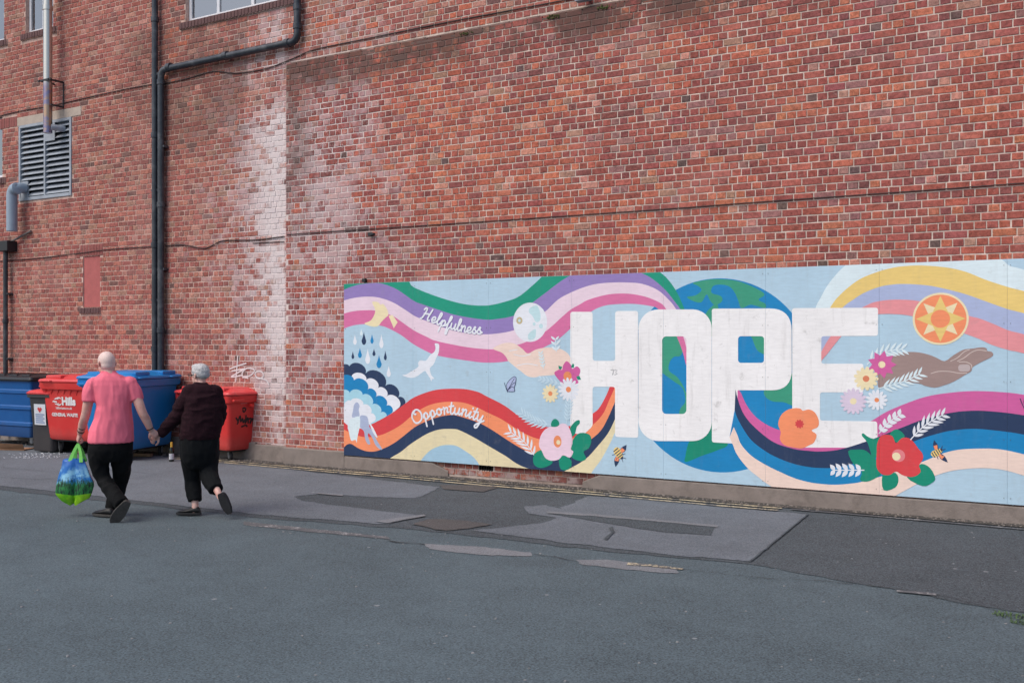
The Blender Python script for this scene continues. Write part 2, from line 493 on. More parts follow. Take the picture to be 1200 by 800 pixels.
# --- openings in the recessed wall (x0, x1, z0, z1)
def op(xa, xb, ya, yb):
    xm = (xa + xb) / 2
    return [wx(xa, YL), wx(xb, YL), wp(xm, yb, YL)[1], wp(xm, ya, YL)[1]]
W1 = [wx(217, YL), wx(341, YL), wp(216.5, 26.5, YL)[1], wp(216.5, 26.5, YL)[1] + 1.45]
W2 = [wx(29.5, YL), wx(62, YL), wp(29.5, 40, YL)[1], wp(29.5, 40, YL)[1] + 1.1]
W3 = [wx(-38, YL), wx(4.5, YL), wp(4.5, 47, YL)[1], wp(4.5, 47, YL)[1] + 1.1]
W4 = [wx(-38, YL), wx(2.5, YL), wp(2.5, 208, YL)[1], wp(2.5, 136, YL)[1]]
V1 = [wx(22.5, YL), wx(84, YL), wp(84, 229, YL)[1], wp(84, 137, YL)[1]]
B1 = [wx(97, YL), wx(117, YL), wp(107, 360, YL)[1], wp(107, 300, YL)[1]]
LINT = [wx(22.5, YL) - .05, wx(95, YL), V1[3], V1[3] + .16]      # concrete lintel over the vent
OPEN = [W1, W2, W3, W4, V1, B1]
SILL = []                                                       # brick-on-edge sills
for o_ in (W1, W2, W3, W4): SILL.append([o_[0] - .11, o_[1] + .11, o_[2] - .115, o_[2]])
SILL.append([B1[0] - .06, B1[1] + .02, B1[2] - .11, B1[2]])
SOLD = [[B1[0] - .08, B1[1] + .08, B1[3], B1[3] + .21], [V1[0] - .6, V1[0] - .07, V1[3], V1[3] + .2]]   # soldier bricks
AIRB = [wx(560.5, YR), wx(577.5, YR), .125, .195]                # air brick under the mural
CUT_L = OPEN + SILL + [LINT] + SOLD
CUT_R = [AIRB]

def backing(mb, xa, xb, za, zb, y, cuts, depth=0.2):
    xs = sorted({xa, xb} | {v for c in cuts for v in c[:2] if xa < v < xb})
    zs = sorted({za, zb} | {v for c in cuts for v in c[2:] if za < v < zb})
    for i in range(len(xs) - 1):
        for j in range(len(zs) - 1):
            cx, cz = (xs[i] + xs[i+1]) / 2, (zs[j] + zs[j+1]) / 2
            if any(c[0] < cx < c[1] and c[2] < cz < c[3] for c in cuts): continue
            mb.add([(xs[i], y, zs[j]), (xs[i+1], y, zs[j]), (xs[i+1], y, zs[j+1]), (xs[i], y, zs[j+1])], [(0, 1, 2, 3)])
    for c in cuts:                                              # reveals
        a, b, e, f = c
        mb.add([(a, y, e), (a, y + depth, e), (a, y + depth, f), (a, y, f)], [(0, 1, 2, 3)])
        mb.add([(b, y, e), (b, y + depth, e), (b, y + depth, f), (b, y, f)], [(3, 2, 1, 0)])
        mb.add([(a, y, e), (b, y, e), (b, y + depth, e), (a, y + depth, e)], [(0, 1, 2, 3)])
        mb.add([(a, y, f), (b, y, f), (b, y + depth, f), (a, y + depth, f)], [(3, 2, 1, 0)])
REC = 0.0065
mb = MB()
backing(mb, X0, X1, 0, ZT, YL + REC, OPEN)
backing(mb, XS, X1, 0, ZL - .05, YR + REC, CUT_R, .06)
mb.add([(XS, YR + REC, 0), (XS, YL + .02, 0), (XS, YL + .02, ZL - .05), (XS, YR + REC, ZL - .05)], [(0, 1, 2, 3)])
mb.add([(XS, YR + REC, ZL - .05), (X1, YR + REC, ZL - .05), (X1, YL + .02, ZL + .03), (XS, YL + .02, ZL + .03)], [(0, 1, 2, 3)])
mb.add([(X0, YL + 3.5, ZT), (X1, YL + 3.5, ZT), (X1, YL + REC, ZT), (X0, YL + REC, ZT)], [(0, 1, 2, 3)])
mb.add([(X1, YL + REC, 0), (X1, YL + 3.5, 0), (X1, YL + 3.5, ZT), (X1, YL + REC, ZT)], [(0, 1, 2, 3)])
mb.add([(X0, YL + REC, 0), (X0, YL + 3.5, 0), (X0, YL + 3.5, ZT), (X0, YL + REC, ZT)], [(3, 2, 1, 0)])
mb.add([(X0, YL + 3.5, 0), (X1, YL + 3.5, 0), (X1, YL + 3.5, ZT), (X0, YL + 3.5, ZT)], [(3, 2, 1, 0)])
me = bpy.data.meshes.new('wall'); me.from_pydata(mb.v, [], mb.f); me.materials.append(M_MORTAR); me.update()
wall = adopt(link(bpy.data.objects.new('wall', me)), building)

# --- brick layout: English bond with stray headers
PAL_R = [((152, 78, 70), .34), ((170, 88, 72), .20), ((138, 70, 68), .18), ((120, 66, 66), .08), ((134, 98, 98), .05),
         ((186, 108, 82), .06), ((192, 134, 122), .04), ((84, 74, 74), .010), ((160, 124, 108), .03)]
PAL_WARM = [((172, 90, 72), .34), ((160, 82, 70), .26), ((190, 110, 84), .18), ((196, 136, 120), .08), ((142, 74, 70), .10), ((166, 130, 112), .04)]
PAL_COOL = [((140, 72, 70), .34), ((124, 66, 68), .22), ((152, 80, 74), .20), ((136, 96, 98), .10), ((108, 62, 64), .06), ((156, 118, 112), .05), ((82, 72, 74), .02)]
PAL_L = [((156, 92, 84), .32), ((144, 80, 76), .24), ((170, 108, 94), .14), ((152, 118, 104), .08), ((124, 78, 75), .11),
         ((98, 76, 74), .03), ((178, 130, 118), .08)]
def pick(pal):
    r = random.random() * sum(w_ for _, w_ in pal)
    for c, w_ in pal:
        r -= w_
        if r <= 0: break
    c = tuple(v_ * .74 + m_ * .26 for v_, m_ in zip(c, (162, 108, 94)))
    c = lin(c); k = random.uniform(.90, 1.12)
    return tuple(min(1, q * k * random.uniform(.96, 1.04)) for q in c[:3])
def orange_zone(x, z):
    v = noise.noise(Vector((x * .45 + 3, z * .8, 2.2)))
    return v
def brick_col(x, z, right):
    pal = PAL_R if right else PAL_L
    v = orange_zone(x, z)
    v += (.18 if 3.2 < z < 5.2 and -8.5 < x < -3 else -.10)
    if right and v > .10 and random.random() < .75: return pick(PAL_WARM)
    if right and v < -.12 and random.random() < .75: return pick(PAL_COOL)
    if not right and z > 6.0 and x > wx(190, YL) and random.random() < .10:
        c = lin((184, 104, 82)); return c[:3]
    return pick(pal)
def minus(a, b, ivs):
    seg = [(a, b)]
    for i0, i1 in ivs:
        ns = []
        for s0, s1 in seg:
            if i1 <= s0 or i0 >= s1: ns.append((s0, s1)); continue
            if i0 > s0: ns.append((s0, i0))
            if i1 < s1: ns.append((i1, s1))
        seg = ns
    return [q for q in seg if q[1] - q[0] > .035]
bricks = []     # x0, x1, z0, z1, yface, right?, header?
J = 0.0115
def lay(xa, xb, za, zb, y, cuts, right, phase):
    n = int(round((zb - za) / CO))
    for k in range(n):
        z0 = za + k * CO + J / 2; z1 = za + (k + 1) * CO - J / 2
        hdr = (k + phase) % 2 == 0
        ivs = [(c[0] - .004, c[1] + .004) for c in cuts if c[2] < z1 - .012 and c[3] > z0 + .012]
        x = xa - random.uniform(0, .02) - (ST / 4 if hdr else ST / 2)
        while x < xb:
            L = ST / 2 if hdr else ST
            if not hdr and random.random() < .12: L = ST / 2
            L *= random.uniform(.985, 1.015)
            a, b = max(x + J / 2, xa + .001), min(x + L - J / 2, xb - .001)
            if b - a > .03:
                for s0, s1 in minus(a, b, ivs):
                    bricks.append((s0, s1, z0 + random.uniform(-.0015, .0015), z1 + random.uniform(-.0015, .0015), y, right, hdr))
            x += L
lay(X0, XS - .003, .02, 6.02, YL, CUT_L, False, 0)
lay(X0, X1, 6.02, ZT, YL, CUT_L, False, 0)
lay(XS, X1, .04, ZL - .05, YR, CUT_R, True, 1)

MX0, MX1, MZ0, MZ1 = wx(403), wx(403) + 8 * 1.22, .20, 2.64      # mural rectangle
def proj(X, Y, Z):
    d = Vector((X, Y, Z)) - CAM; zc = d.dot(FWD)
    return 600 + F * d.dot(RGT) / zc, 400 - F * d.z / zc, zc
def shown(b):
    cx, cz = (b[0] + b[1]) / 2, (b[2] + b[3]) / 2
    px, py, zc = proj(cx, b[4], cz)
    if not (6 < px < 1194 and 6 < py < 794): return 0
    if b[5] and MX0 - .1 < cx < MX1 + .1 and MZ0 - .02 < cz < MZ1 + .05: return 0
    ax = proj(b[1], b[4], cz)[0] - proj(b[0], b[4], cz)[0]
    return ax * (b[3] - b[2]) * F / zc
# bricks wholly behind the mural board can never be seen: leave the middle out
bricks = [b for b in bricks if not (b[5] and b[0] > MX0 + .3 and b[1] < MX1 - .3 and b[2] > MZ0 + .25 and b[3] < MZ1 - .25)]
order = sorted(range(len(bricks)), key=lambda i: -shown(bricks[i]))
single = set(order[:300])

TEMPL_F = [(8, 9, 10, 11)] + [(4 + i, 4 + (i + 1) % 4, 8 + (i + 1) % 4, 8 + i) for i in range(4)] + [(i, (i + 1) % 4, 4 + (i + 1) % 4, 4 + i) for i in range(4)]
def brick_verts(x0, x1, z0, z1, y):
    c = .0045
    def q(a, b, e, f, yy): return [(a, yy, e), (b, yy, e), (b, yy, f), (a, yy, f)]
    return q(x0, x1, z0, z1, y + .03) + q(x0, x1, z0, z1, y + .0045) + q(x0 + c, x1 - c, z0 + c, z1 - c, y)
V, Fc, Cc = [], [], []
for i, b in enumerate(bricks):
    if i in single: continue
    y = b[4] + random.uniform(-.0022, .0030)
    base = len(V)
    vs = brick_verts(b[0], b[1], b[2], b[3], y)
    tilt = random.uniform(-.0018, .0018)
    jx = [random.uniform(-.0018, .0018) for _ in range(8)]
    V += [(v[0] + (jx[k % 4] if k >= 4 else 0), v[1] + (tilt if k in (4, 7, 8, 11) else -tilt if k >= 4 else 0), v[2] + (jx[4 + k % 4] if k >= 4 else 0)) for k, v in enumerate(vs)]
    Fc += [tuple(base + k for k in f) for f in TEMPL_F]
    c = brick_col((b[0] + b[1]) / 2, b[2], b[5])
    Cc += list(c + (random.random(),)) * 12
me = bpy.data.meshes.new('brickwork'); me.from_pydata(V, [], Fc)
at = me.attributes.new('bcol', 'FLOAT_COLOR', 'POINT'); at.data.foreach_set('color', Cc)
me.materials.append(M_BRICK); me.update()
o = adopt(link(bpy.data.objects.new('brickwork', me)), wall); o['kind'] = 'stuff'
# single bricks: shared meshes in a set of colours
VAR = {}
def brick_mesh(hl, k):
    L = round(hl * 200) / 200
    key = (L, k)
    if key not in VAR:
        h = CO - J
        me = bpy.data.meshes.new('brick')
        me.from_pydata(brick_verts(-L/2, L/2, -h/2, h/2, 0), [], TEMPL_F)
        c = pick(PAL_R) if k > 5 else lin((180 - 6*k, 104 - 4*k, 86))[:3]
        at = me.attributes.new('bcol', 'FLOAT_COLOR', 'POINT'); at.data.foreach_set('color', list(c + (random.random(),)) * 12)
        me.materials.append(M_BRICK); me.update(); VAR[key] = me
    return VAR[key]
for i in order[:300]:
    b = bricks[i]
    o = bpy.data.objects.new('brick', brick_mesh(b[1] - b[0], random.randrange(26)))
    o.location = ((b[0] + b[1]) / 2, b[4] + random.uniform(-.002, .003), (b[2] + b[3]) / 2)
    o.rotation_euler = (random.uniform(-.02, .02), random.uniform(-.006, .006), random.uniform(-.006, .006))
    adopt(link(o), wall)

def bpart(o, parent=building):
    return adopt(o, parent)
# --- soldier bricks, sills, lintel, coping
def edge_bricks(rect, y, m, w_=.0745, name='sill', proud=.0):
    a, b, e, f = rect; n = max(2, int(round((b - a) / w_))); st = (b - a) / n
    base = MB(); base.box((a, y + .008 - proud, e + .002), (b, y + .16, f - .002))
    root = bpart(base.build(name, M_MORTAR))
    h = MB(); h.box((-st/2 + .005, -.012, e - f + .006), (st/2 - .005, .03, -.006), .004)
    for k in range(n):
        if k == 0:
            o = h.build('brick', m); md = o.data
        else:
            o = link(bpy.data.objects.new('brick', md))
        o.location = (a + st * (k + .5), y + .008 - proud + random.uniform(-.003, .003), f)
        adopt(o, root)
for s_ in SILL: edge_bricks(s_, YL, M_SILL, proud=.03)
M_SOLD = mat('soldier_brick', (142, 82, 78), .9, .22, 12.0, .4, 70)
for s_ in SOLD: edge_bricks(s_, YL, M_SOLD, name='lintel', proud=-.004)
q = MB(); q.box((LINT[0], YL - .006, LINT[2] + .002), (LINT[1], YL + .15, LINT[3] - .002), .006)
bpart(q.build('lintel', mat('pale_stone', (178, 164, 152), .9, .15, 5, .4, 50)))
q = MB(); q.box((X0 - .05, YL - .06, ZT), (X1 + .05, YL + .35, ZT + .09), .01); bpart(q.build('coping', M_CONC))
# rendered panel of the blocked window
q = MB(); q.box((B1[0] + .004, YL + .022, B1[2] + .004), (B1[1] - .004, YL + .10, B1[3] - .004), .004)
bpart(q.build('blocked_window', mat('pink_render', (172, 96, 94), .9, .10, 6, .4, 40)))
# weathered bricks of the sloping ledge
q = MB(); n = int((X1 - XS) / .2255)
h = MB()
for s_ in range(n):
    a = XS + s_ * .2255; y0, z0 = YR, ZL - .045
    dz = random.uniform(-.006, .006)
    h.add([(a + .004, y0 + .002, z0 + dz), (a + .2215, y0 + .002, z0 + dz), (a + .2215, YL + .02, ZL + .045 + dz), (a + .004, YL + .02, ZL + .045 + dz),
           (a + .004, y0 + .002, z0 - .03), (a + .2215, y0 + .002, z0 - .03)], [(0, 1, 2, 3), (4, 5, 1, 0)])
lo = h.build('ledge', mat('ledge_brick', (104, 84, 78), .95, .25, 6, .6, 40, dirt=.6, dirtcol=(74, 78, 58)))
lo['kind'] = 'stuff'; bpart(lo)
# --- plinth, chipped at its ends
def plinth(xa, xb, y, z, chip0=False, chip1=False):
    n = max(4, int((xb - xa) / .12)); rings = []
    for k in range(n + 1):
        X = xa + (xb - xa) * k / n
        e = 0
        if chip0 and k < 2: e = (2 - k) * .05
        if chip1 and k > n - 2: e = (k - n + 2) * .05
        j = noise.noise(Vector((X * 2.3, 1, z))) * .006
        rings.append([(X, y + j + e * .3, -.02), (X, y + j + e * .3, z - .012 - e + j), (X, y + .012 + e * .3, z - e + j), (X, YL + .03, z - e + j), (X, YL + .03, -.02)])
    q = MB(); q.loft(rings); return bpart(q.build('plinth', M_CONC))
plinth(X0, wx(301, YL), YL - .04, .27)
plinth(wx(301, YL) + .004, XS - .003, YL - .055, .25)
plinth(XS, MX0 - .002, YR - .05, .25)
plinth(MX0, wx(523), YR - .045, .185, chip1=True)
plinth(wx(681), X1, YR - .045, .185, chip0=True)
# air brick
q = MB(); a, b, e, f = AIRB
q.box((a, YR + .03, e), (b, YR + .05, f))
for k in range(6):
    for l_ in range(2):
        x = a + (b - a) * (k + .5) / 6; z = e + (f - e) * (l_ + .5) / 2
        q.box((x - .004, YR + .004, z - .03), (x + .004, YR + .03, z + .03))
bpart(q.build('air_brick', mat('dark_iron', (48, 42, 40), .8, .2)))

# --- windows
M_UPVC = mat('white_upvc', (212, 214, 220), .35, .04)
def glass_material():
    m = bpy.data.materials.new('window_glass'); m.use_nodes = True; t = NT(m)
    tr = t.n('ShaderNodeBsdfTransparent'); tr.inputs[0].default_value = (.94, .96, .96, 1)
    gl = t.n('ShaderNodeBsdfGlossy'); gl.inputs['Roughness'].default_value = .02
    lw = t.n('ShaderNodeLayerWeight'); lw.inputs[0].default_value = .5
    f = t.remap(lw.outputs['Fresnel'], 0, 1, .30, 1.0, False)
    mx = t.n('ShaderNodeMixShader'); t.l(f, mx.inputs[0]); t.l(tr.outputs[0], mx.inputs[1]); t.l(gl.outputs[0], mx.inputs[2])
    t.l(mx.outputs[0], t.t.nodes['Material Output'].inputs[0])
    return m
M_GLASS = glass_material()
M_CURT = mat('net_curtain', (224, 228, 232), .9, .10, 5)
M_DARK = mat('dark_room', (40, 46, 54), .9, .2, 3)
def window(rect, mull, curtain):
    a, b, e, f = rect; y = YL + .075
    a += .004; b -= .004; e += .004; f -= .004
    r = empty('window', ((a + b) / 2, y, e)); bpart(r)
    def put(o): return adopt(o, r)
    fr = .06
    for lo, hi in (((a, y, e), (a + fr, y + .06, f)), ((b - fr, y, e), (b, y + .06, f)), ((a + fr, y, e), (b - fr, y + .06, e + fr)), ((a + fr, y, f - fr), (b - fr, y + .06, f))):
        q = MB(); q.box(lo, hi, .006); put(q.build('frame', M_UPVC))
    xs = [a + fr] + [a + (b - a) * k for k in mull] + [b - fr]
    for k in range(1, len(xs) - 1):
        q = MB(); q.box((xs[k] - .03, y + .004, e + fr), (xs[k] + .03, y + .055, f - fr), .005); put(q.build('mullion', M_UPVC))
    for k in range(len(xs) - 1):
        x0, x1 = xs[k] + (.03 if k else 0), xs[k+1] - (.03 if k < len(xs) - 2 else 0)
        q = MB(); q.box((x0, y + .025, e + fr), (x1, y + .031, f - fr)); put(q.build('pane', M_GLASS))
        # opening casement bead
    q = MB(); n = 60; pts = []
    for k in range(n + 1):
        x = a + (b - a) * k / n
        pts.append((x, y + .085 + .016 * math.sin(k * 1.3) + .008 * math.sin(k * 3.1)))
    q.add([(x, yy, e) for x, yy in pts] + [(x, yy, f) for x, yy in pts], [(k, k + 1, n + 2 + k, n + 1 + k) for k in range(n)])
    if curtain: put(q.build('curtain', M_CURT, smooth=True))
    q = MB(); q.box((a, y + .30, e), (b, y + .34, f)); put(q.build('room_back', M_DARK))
window(W1, (.29, .62, .83), True)
window(W2, (.52,), False)
window(W3, (.5,), False)
window(W4, (.5,), True)

# --- louvre vent
M_GREY = mat('grey_steel', (156, 164, 174), .5, .10, 6, metal=.0, dirt=.35, dirtcol=(96, 92, 90))
vent = empty('louvre_vent', ((V1[0] + V1[1]) / 2, YL, V1[2])); bpart(vent)
def vput(o): return adopt(o, vent)
a, b, e, f = V1; y = YL - .015
for lo, hi in (((a, y, e), (a + .05, y + .08, f)), ((b - .05, y, e), (b, y + .08, f)), ((a + .05, y, e), (b - .05, y + .08, e + .06)), ((a + .05, y, f - .05), (b - .05, y + .08, f))):
    q = MB(); q.box(lo, hi, .004); vput(q.build('frame', M_GREY))
xm = (a + b) / 2
q = MB(); q.box((xm - .022, y + .004, e + .06), (xm + .022, y + .075, f - .05), .004); vput(q.build('mullion', M_GREY))
NS = 13; st = (f - e - .11) / NS
sm = None
for side in (0, 1):
    x0, x1 = (a + .05, xm - .022) if side == 0 else (xm + .022, b - .05)
    for k in range(NS):
        z = e + .06 + st * (k + .5)
        xa_ = x0 + (.22 if side == 0 and k < 3 else 0); xb_ = x1 - (.26 if side == 1 and k > 10 else 0) if False else x1
        q = MB()
        q.add([(xa_, y + .012, z - .035), (xb_, y + .012, z - .035), (xb_, y + .085, z + .04), (xa_, y + .085, z + .04),
               (xa_, y + .008, z - .028), (xb_, y + .008, z - .028), (xb_, y + .081, z + .047), (xa_, y + .081, z + .047)],
              [(0, 1, 2, 3), (7, 6, 5, 4), (0, 4, 5, 1), (1, 5, 6, 2), (2, 6, 7, 3), (3, 7, 4, 0)])
        vput(q.build('slat', M_GREY))
q = MB(); q.box((a + .05, y + .01, e + .06), (a + .265, y + .04, e + .06 + st * 3)); vput(q.build('blanking_plate', M_GREY))
q = MB(); q.box((xm + .022, y + .002, f - .05 - st * 3.2), (xm + .30, y + .006, f - .05)); vput(q.build('blanking_plate', M_GREY))
q = MB(); q.box((a + .05, YL + .15, e), (b - .05, YL + .17, f)); vput(q.build('backing', M_DARK))

# =================================================================== PIPES AND CABLES ON THE WALL
M_BLKP = mat('black_pipe', (46, 51, 59), .32, .22, 14, dirt=.45, dirtcol=(120, 122, 126))
M_BLK = mat('black_plastic', (34, 36, 40), .5, .15, 10)
def px3(x, y, off, Y=YL):                       # point on the wall, standing off it
    X, Z = wp(x, y, Y - off); return Vector((X, Y - off, Z))
def pipe(name, pts, r, m, label, cat, collars=(), brackets=(), rb=.14, group=None):
    root = empty(name, (pts[-1][0], YL, pts[-1][2]))
    q = MB(); q.tube(bend(pts, rb), r, 14); o = q.build('pipe', m, smooth=True); adopt(o, root)
    for p, d in collars:
        p, d = Vector(p), Vector(d).normalized()
        q = MB(); q.tube([p - d * .045, p - d * .04, p + d * .04, p + d * .045], [r + .004, r + .012, r + .012, r + .004], 14)
        o = q.build('collar', m, smooth=True); adopt(o, root)
    for p in brackets:
        p = Vector(p)
        q = MB(); q.box((p.x - r - .03, p.y - .01, p.z - .018), (p.x + r + .03, YL + .005, p.z + .018), .004)
        o = q.build('bracket', m); adopt(o, root)
    return tag(root, label, cat, group)
OFF = .085
xa, xb = wx(181.5, YL - OFF), wx(188.6, YL - OFF)
zt = 8.9
pipe('drainpipe', [(xa, YL - OFF, zt), (xa, YL - OFF, .1)], .05, M_BLKP,
     'black cast iron drainpipe running the full height of the wall behind the blue bin', 'drainpipe',
     [((xa, YL - OFF, z), (0, 0, 1)) for z in (7.1, 5.2, 3.4, 1.7)], [(xa, YL - OFF, z) for z in (6.2, 4.3, 2.5)])
pe = px3(193, 80, OFF); pc = px3(345, 49, OFF); zt2 = 8.9
zz = (pe.z + pc.z) / 2
pr = wx(348.5, YL - OFF)
pipe('drainpipe', [(pr, YL - OFF, zt2), (pr, YL - OFF, zz), (xb, YL - OFF, zz - .02), (xb, YL - OFF, .1)], .054, M_BLKP,
     'dark grey drainpipe that runs level under the upper window, then drops to the ground', 'drainpipe',
     [((xb, YL - OFF, z), (0, 0, 1)) for z in (zz - .22, 4.05, 2.0)] + [((xb + .2, YL - OFF, zz), (1, 0, 0)), (((xb + pr) / 2, YL - OFF, zz), (1, 0, 0)), ((pr - .2, YL - OFF, zz), (1, 0, 0)), ((pr, YL - OFF, zz + .22), (0, 0, 1)), ((pr, YL - OFF, zz + .5), (0, 0, 1))],
     [(xb, YL - OFF, z) for z in (5.0, 3.0)], rb=.13)
# stainless flue
M_STEEL = bpy.data.materials.new('stainless'); t = NT(M_STEEL); o_ = t.obj()
zc = t.xyz(t.pos())[2]
hh = t.remap(zc, 6.25, 6.45, 1, 0)
n_ = t.noise(6, 4, .6, t.pos(), .8)
blu = t.math('MULTIPLY', hh, t.remap(n_, .42, .62))
c_ = t.mix(t.math('MULTIPLY', hh, .75), lin((206, 202, 192)), lin((176, 132, 96)))
c_ = t.mix(t.math('MULTIPLY', blu, .6), c_, lin((92, 116, 178)))
t.l(c_, t.b.inputs['Base Color']); t.b.inputs['Metallic'].default_value = .9; t.b.inputs['Roughness'].default_value = .32
fx = 57.5
pt, pb = px3(fx, -60, .22), px3(56.0, 156, .22)
root = pipe('flue_pipe', [(pb.x, YL - .22, 8.7), (pb.x, YL - .22, pb.z)], .075, M_STEEL, 'shiny stainless steel flue hanging in front of the louvre vent', 'flue',
            [((pb.x, YL - .22, pb.z + 2.2), (0, 0, 1))], [])
zbk = px3(56, 95, .22).z
q = MB(); q.box((pb.x - .17, YL - .30, zbk - .015), (pb.x + .19, YL - .285, zbk + .015)); q.box((pb.x + .12, YL - .30, zbk - .015), (pb.x + .145, YL, zbk + .015)); q.box((pb.x + .12, YL - .012, zbk - .45), (pb.x + .145, YL - .002, zbk)); q.box((pb.x + .12, YL - .25, zbk - .45), (pb.x + .145, YL - .012, zbk - .425)); q.box((pb.x - .13, YL - .30, zbk - .014), (pb.x - .105, YL, zbk + .014))
o = q.build('bracket', M_BLK); adopt(o, root)
q = MB(); q.tube([(pb.x + .06, YL - .20, pb.z + .10), (pb.x + .10, YL - .12, pb.z + .10), (pb.x + .12, YL + .02, pb.z + .10)], .055, 14); o = q.build('elbow', M_GREY, smooth=True); adopt(o, root)
# grey extract duct with an elbow
p0, p1, p2 = px3(30, 221, .0), px3(14, 221, .20), px3(14, 271, .20)
pipe('extract_duct', [(p0.x, YL - .02, p0.z), (p0.x, YL - .2, p0.z), (p1.x, YL - .2, p0.z - .06), (p1.x, YL - .2, p2.z)], .095, mat('grey_plastic_duct', (146, 162, 178), .5, .08, 5),
     'pale grey plastic duct bending down from the louvre vent', 'duct', [((p1.x + .12, YL - .2, p0.z - .03), (1, 0, .2))], [], rb=.1)
# hopper with waste pipe
h0 = px3(6.5, 291, .1)
root = pipe('waste_pipe', [(h0.x, YL - .1, h0.z), (h0.x, YL - .1, .1)], .042, M_BLKP, 'thin black waste pipe with a small hopper box behind the black lidded bin', 'drainpipe', [((h0.x, YL - .1, 2.2), (0, 0, 1))], [(h0.x, YL - .1, 1.5), (h0.x, YL - .1, 2.7)])
q = MB(); q.box((h0.x - .16, YL - .2, h0.z - .06), (h0.x + .2, YL, h0.z + .13), .012); o = q.build('hopper', M_BLK); adopt(o, root)
q = MB(); q.tube(bend([(h0.x + .1, YL - .1, h0.z + .1), (h0.x + .25, YL - .06, h0.z + .16), (wx(38, YL), YL - .03, wp(38, 271, YL)[1])], .06), .022, 8); o = q.build('inlet_pipe', mat('old_grey_pipe', (108, 100, 98), .7, .2), smooth=True); adopt(o, root)

M_CABLE = mat('cable_sheath', (58, 46, 46), .7, .2, 12)
def cable(pts, r, label, Y=None):
    P3 = []
    for v in cr([Vector((a_, b_, 0)) for a_, b_ in pts], 6):
        yy = (YL if Y is None else Y) - r - .004
        X, Z = wp(v.x, v.y, yy); P3.append((X, yy, Z))
    q = MB(); q.tube(P3, r, 6)
    return tag(q.build('cable', M_CABLE, smooth=True), label, 'cable')
cable([(-60, 152), (0, 136), (25, 130), (60, 124), (100, 115), (150, 104), (178, 99)], .008, 'dark cable above the louvre vent left of the drainpipes')
cable([(194, 98), (220, 92), (250, 84), (275, 86), (300, 83), (320, 78), (345, 68), (370, 58), (430, 45.5), (520, 27), (600, 12), (690, -5), (800, -27)], .008, 'dark cable sagging under the level drainpipe and along the ledge')
cable([(-60, 309), (0, 306), (40, 303), (90, 297), (130, 292), (178, 289)], .007, 'thin dark cable passing above the blocked pink window')
cable([(194, 288), (215, 287), (238, 291), (250, 287), (262, 282), (300, 281), (333, 277)], .008, 'wavy dark cable across the lime stained wall')
cable([(336, 275), (400, 270.5), (500, 264), (620, 256), (700, 250.5), (800, 243.5), (900, 236), (1000, 229), (1100, 222), (1200, 214.5), (1330, 205)], .006, 'long straight dark cable along the wall above the mural', YR)
cable([(296, 285), (333, 283)], .006, 'short pale cable stub on the lime stained wall')
# small fixings
q = MB(); X, Z = wp(434, 274.5, YR - .03)
q.box((X - .035, YR - .05, Z - .025), (X + .035, YR + .002, Z + .025), .008); q.tube([(X + .02, YR - .03, Z), (X + .085, YR - .05, Z - .005)], .018, 8)
tag(q.build('cable_clamp', M_BLK), 'small black clamp on the cable near the wall edge', 'clamp')
q = MB(); X, Z = wp(427, 329, YR - .02)
q.box((X - .03, YR - .045, Z - .02), (X + .03, YR + .002, Z + .03), .008)
tag(q.build('wall_bracket', M_BLK), 'small black bracket just over the top edge of the mural', 'bracket')
fl = empty('floodlight', (wx(685, YL), YL, 6.1))
X, Z = wp(686, -2, YL - .12)
q = MB(); q.box((X - .11, YL - .2, Z - .045), (X + .11, YL - .1, Z + .10), .012); o = q.build('housing', M_GREY); adopt(o, fl)
q = MB(); q.box((X - .02, YL - .1, Z), (X + .02, YL + .003, Z + .03), .004); o = q.build('bracket', M_BLK); adopt(o, fl)
tag(fl, 'small grey floodlight fixed to the wall over the ledge', 'floodlight')
# painted scrawl on the wall by the red bin

# =================================================================== MURAL
PANELS = 8; PW = 1.22
mural = empty('painted_mural', (MX0 + 4 * PW, 0, MZ0))
tag(mural, 'long colourful mural board lettered HOPE with rainbow bands, flowers and hands', 'mural')
def paint(name, rgb, grime=.25, scuff=.3):
    if 'paint_' + name in MATS: return MATS['paint_' + name]
    m = bpy.data.materials.new('paint_' + name); MATS['paint_' + name] = m
    t = NT(m); p = t.pos()
    n1 = t.noise(1.6, 6, .6, p)
    v = t.remap(n1, .3, .7, .94, 1.05, False)
    hs = t.n('ShaderNodeHueSaturation'); hs.inputs['Color'].default_value = lin(rgb); t.l(v, hs.inputs['Value'])
    c = hs.outputs[0]
    br = t.remap(t.noise(6, 5, .7, t.scale(p, (1.2, 1.0, 7.0))), .38, .62, .955, 1.045, False)
    h2 = t.n('ShaderNodeHueSaturation'); t.l(c, h2.inputs['Color']); t.l(br, h2.inputs['Value']); c = h2.outputs[0]
    st = t.scale(p, (5.0, 1.0, .55))                       # rain streaks
    n2 = t.noise(2.4, 6, .65, st)
    c = t.mix(t.math('MULTIPLY', t.remap(n2, .52, .72), grime * .5), c, lin((150, 146, 144)))
    n3 = t.noise(7, 8, .72, p, .3)                          # rubbed grime
    c = t.mix(t.math('MULTIPLY', t.remap(n3, .57, .70), grime), c, lin((150, 148, 146)))
    n4 = t.noise(26, 5, .75, p)                             # chips
    c = t.mix(t.math('MULTIPLY', t.remap(n4, .70, .73), scuff), c, lin((120, 110, 104)))
    t.l(c, t.b.inputs['Base Color']); t.b.inputs['Roughness'].default_value = .6
    t.b.inputs['Specular IOR Level'].default_value = .3
    return m
SKYB = paint('sky', (176, 204, 222), .2)
WHITE = paint('white', (238, 237, 238), .42, .6)
CW = paint('cloud_white', (226, 230, 238), .15)
NAVY = paint('navy', (38, 58, 92), .12); BLUE = paint('blue', (22, 130, 188), .12)
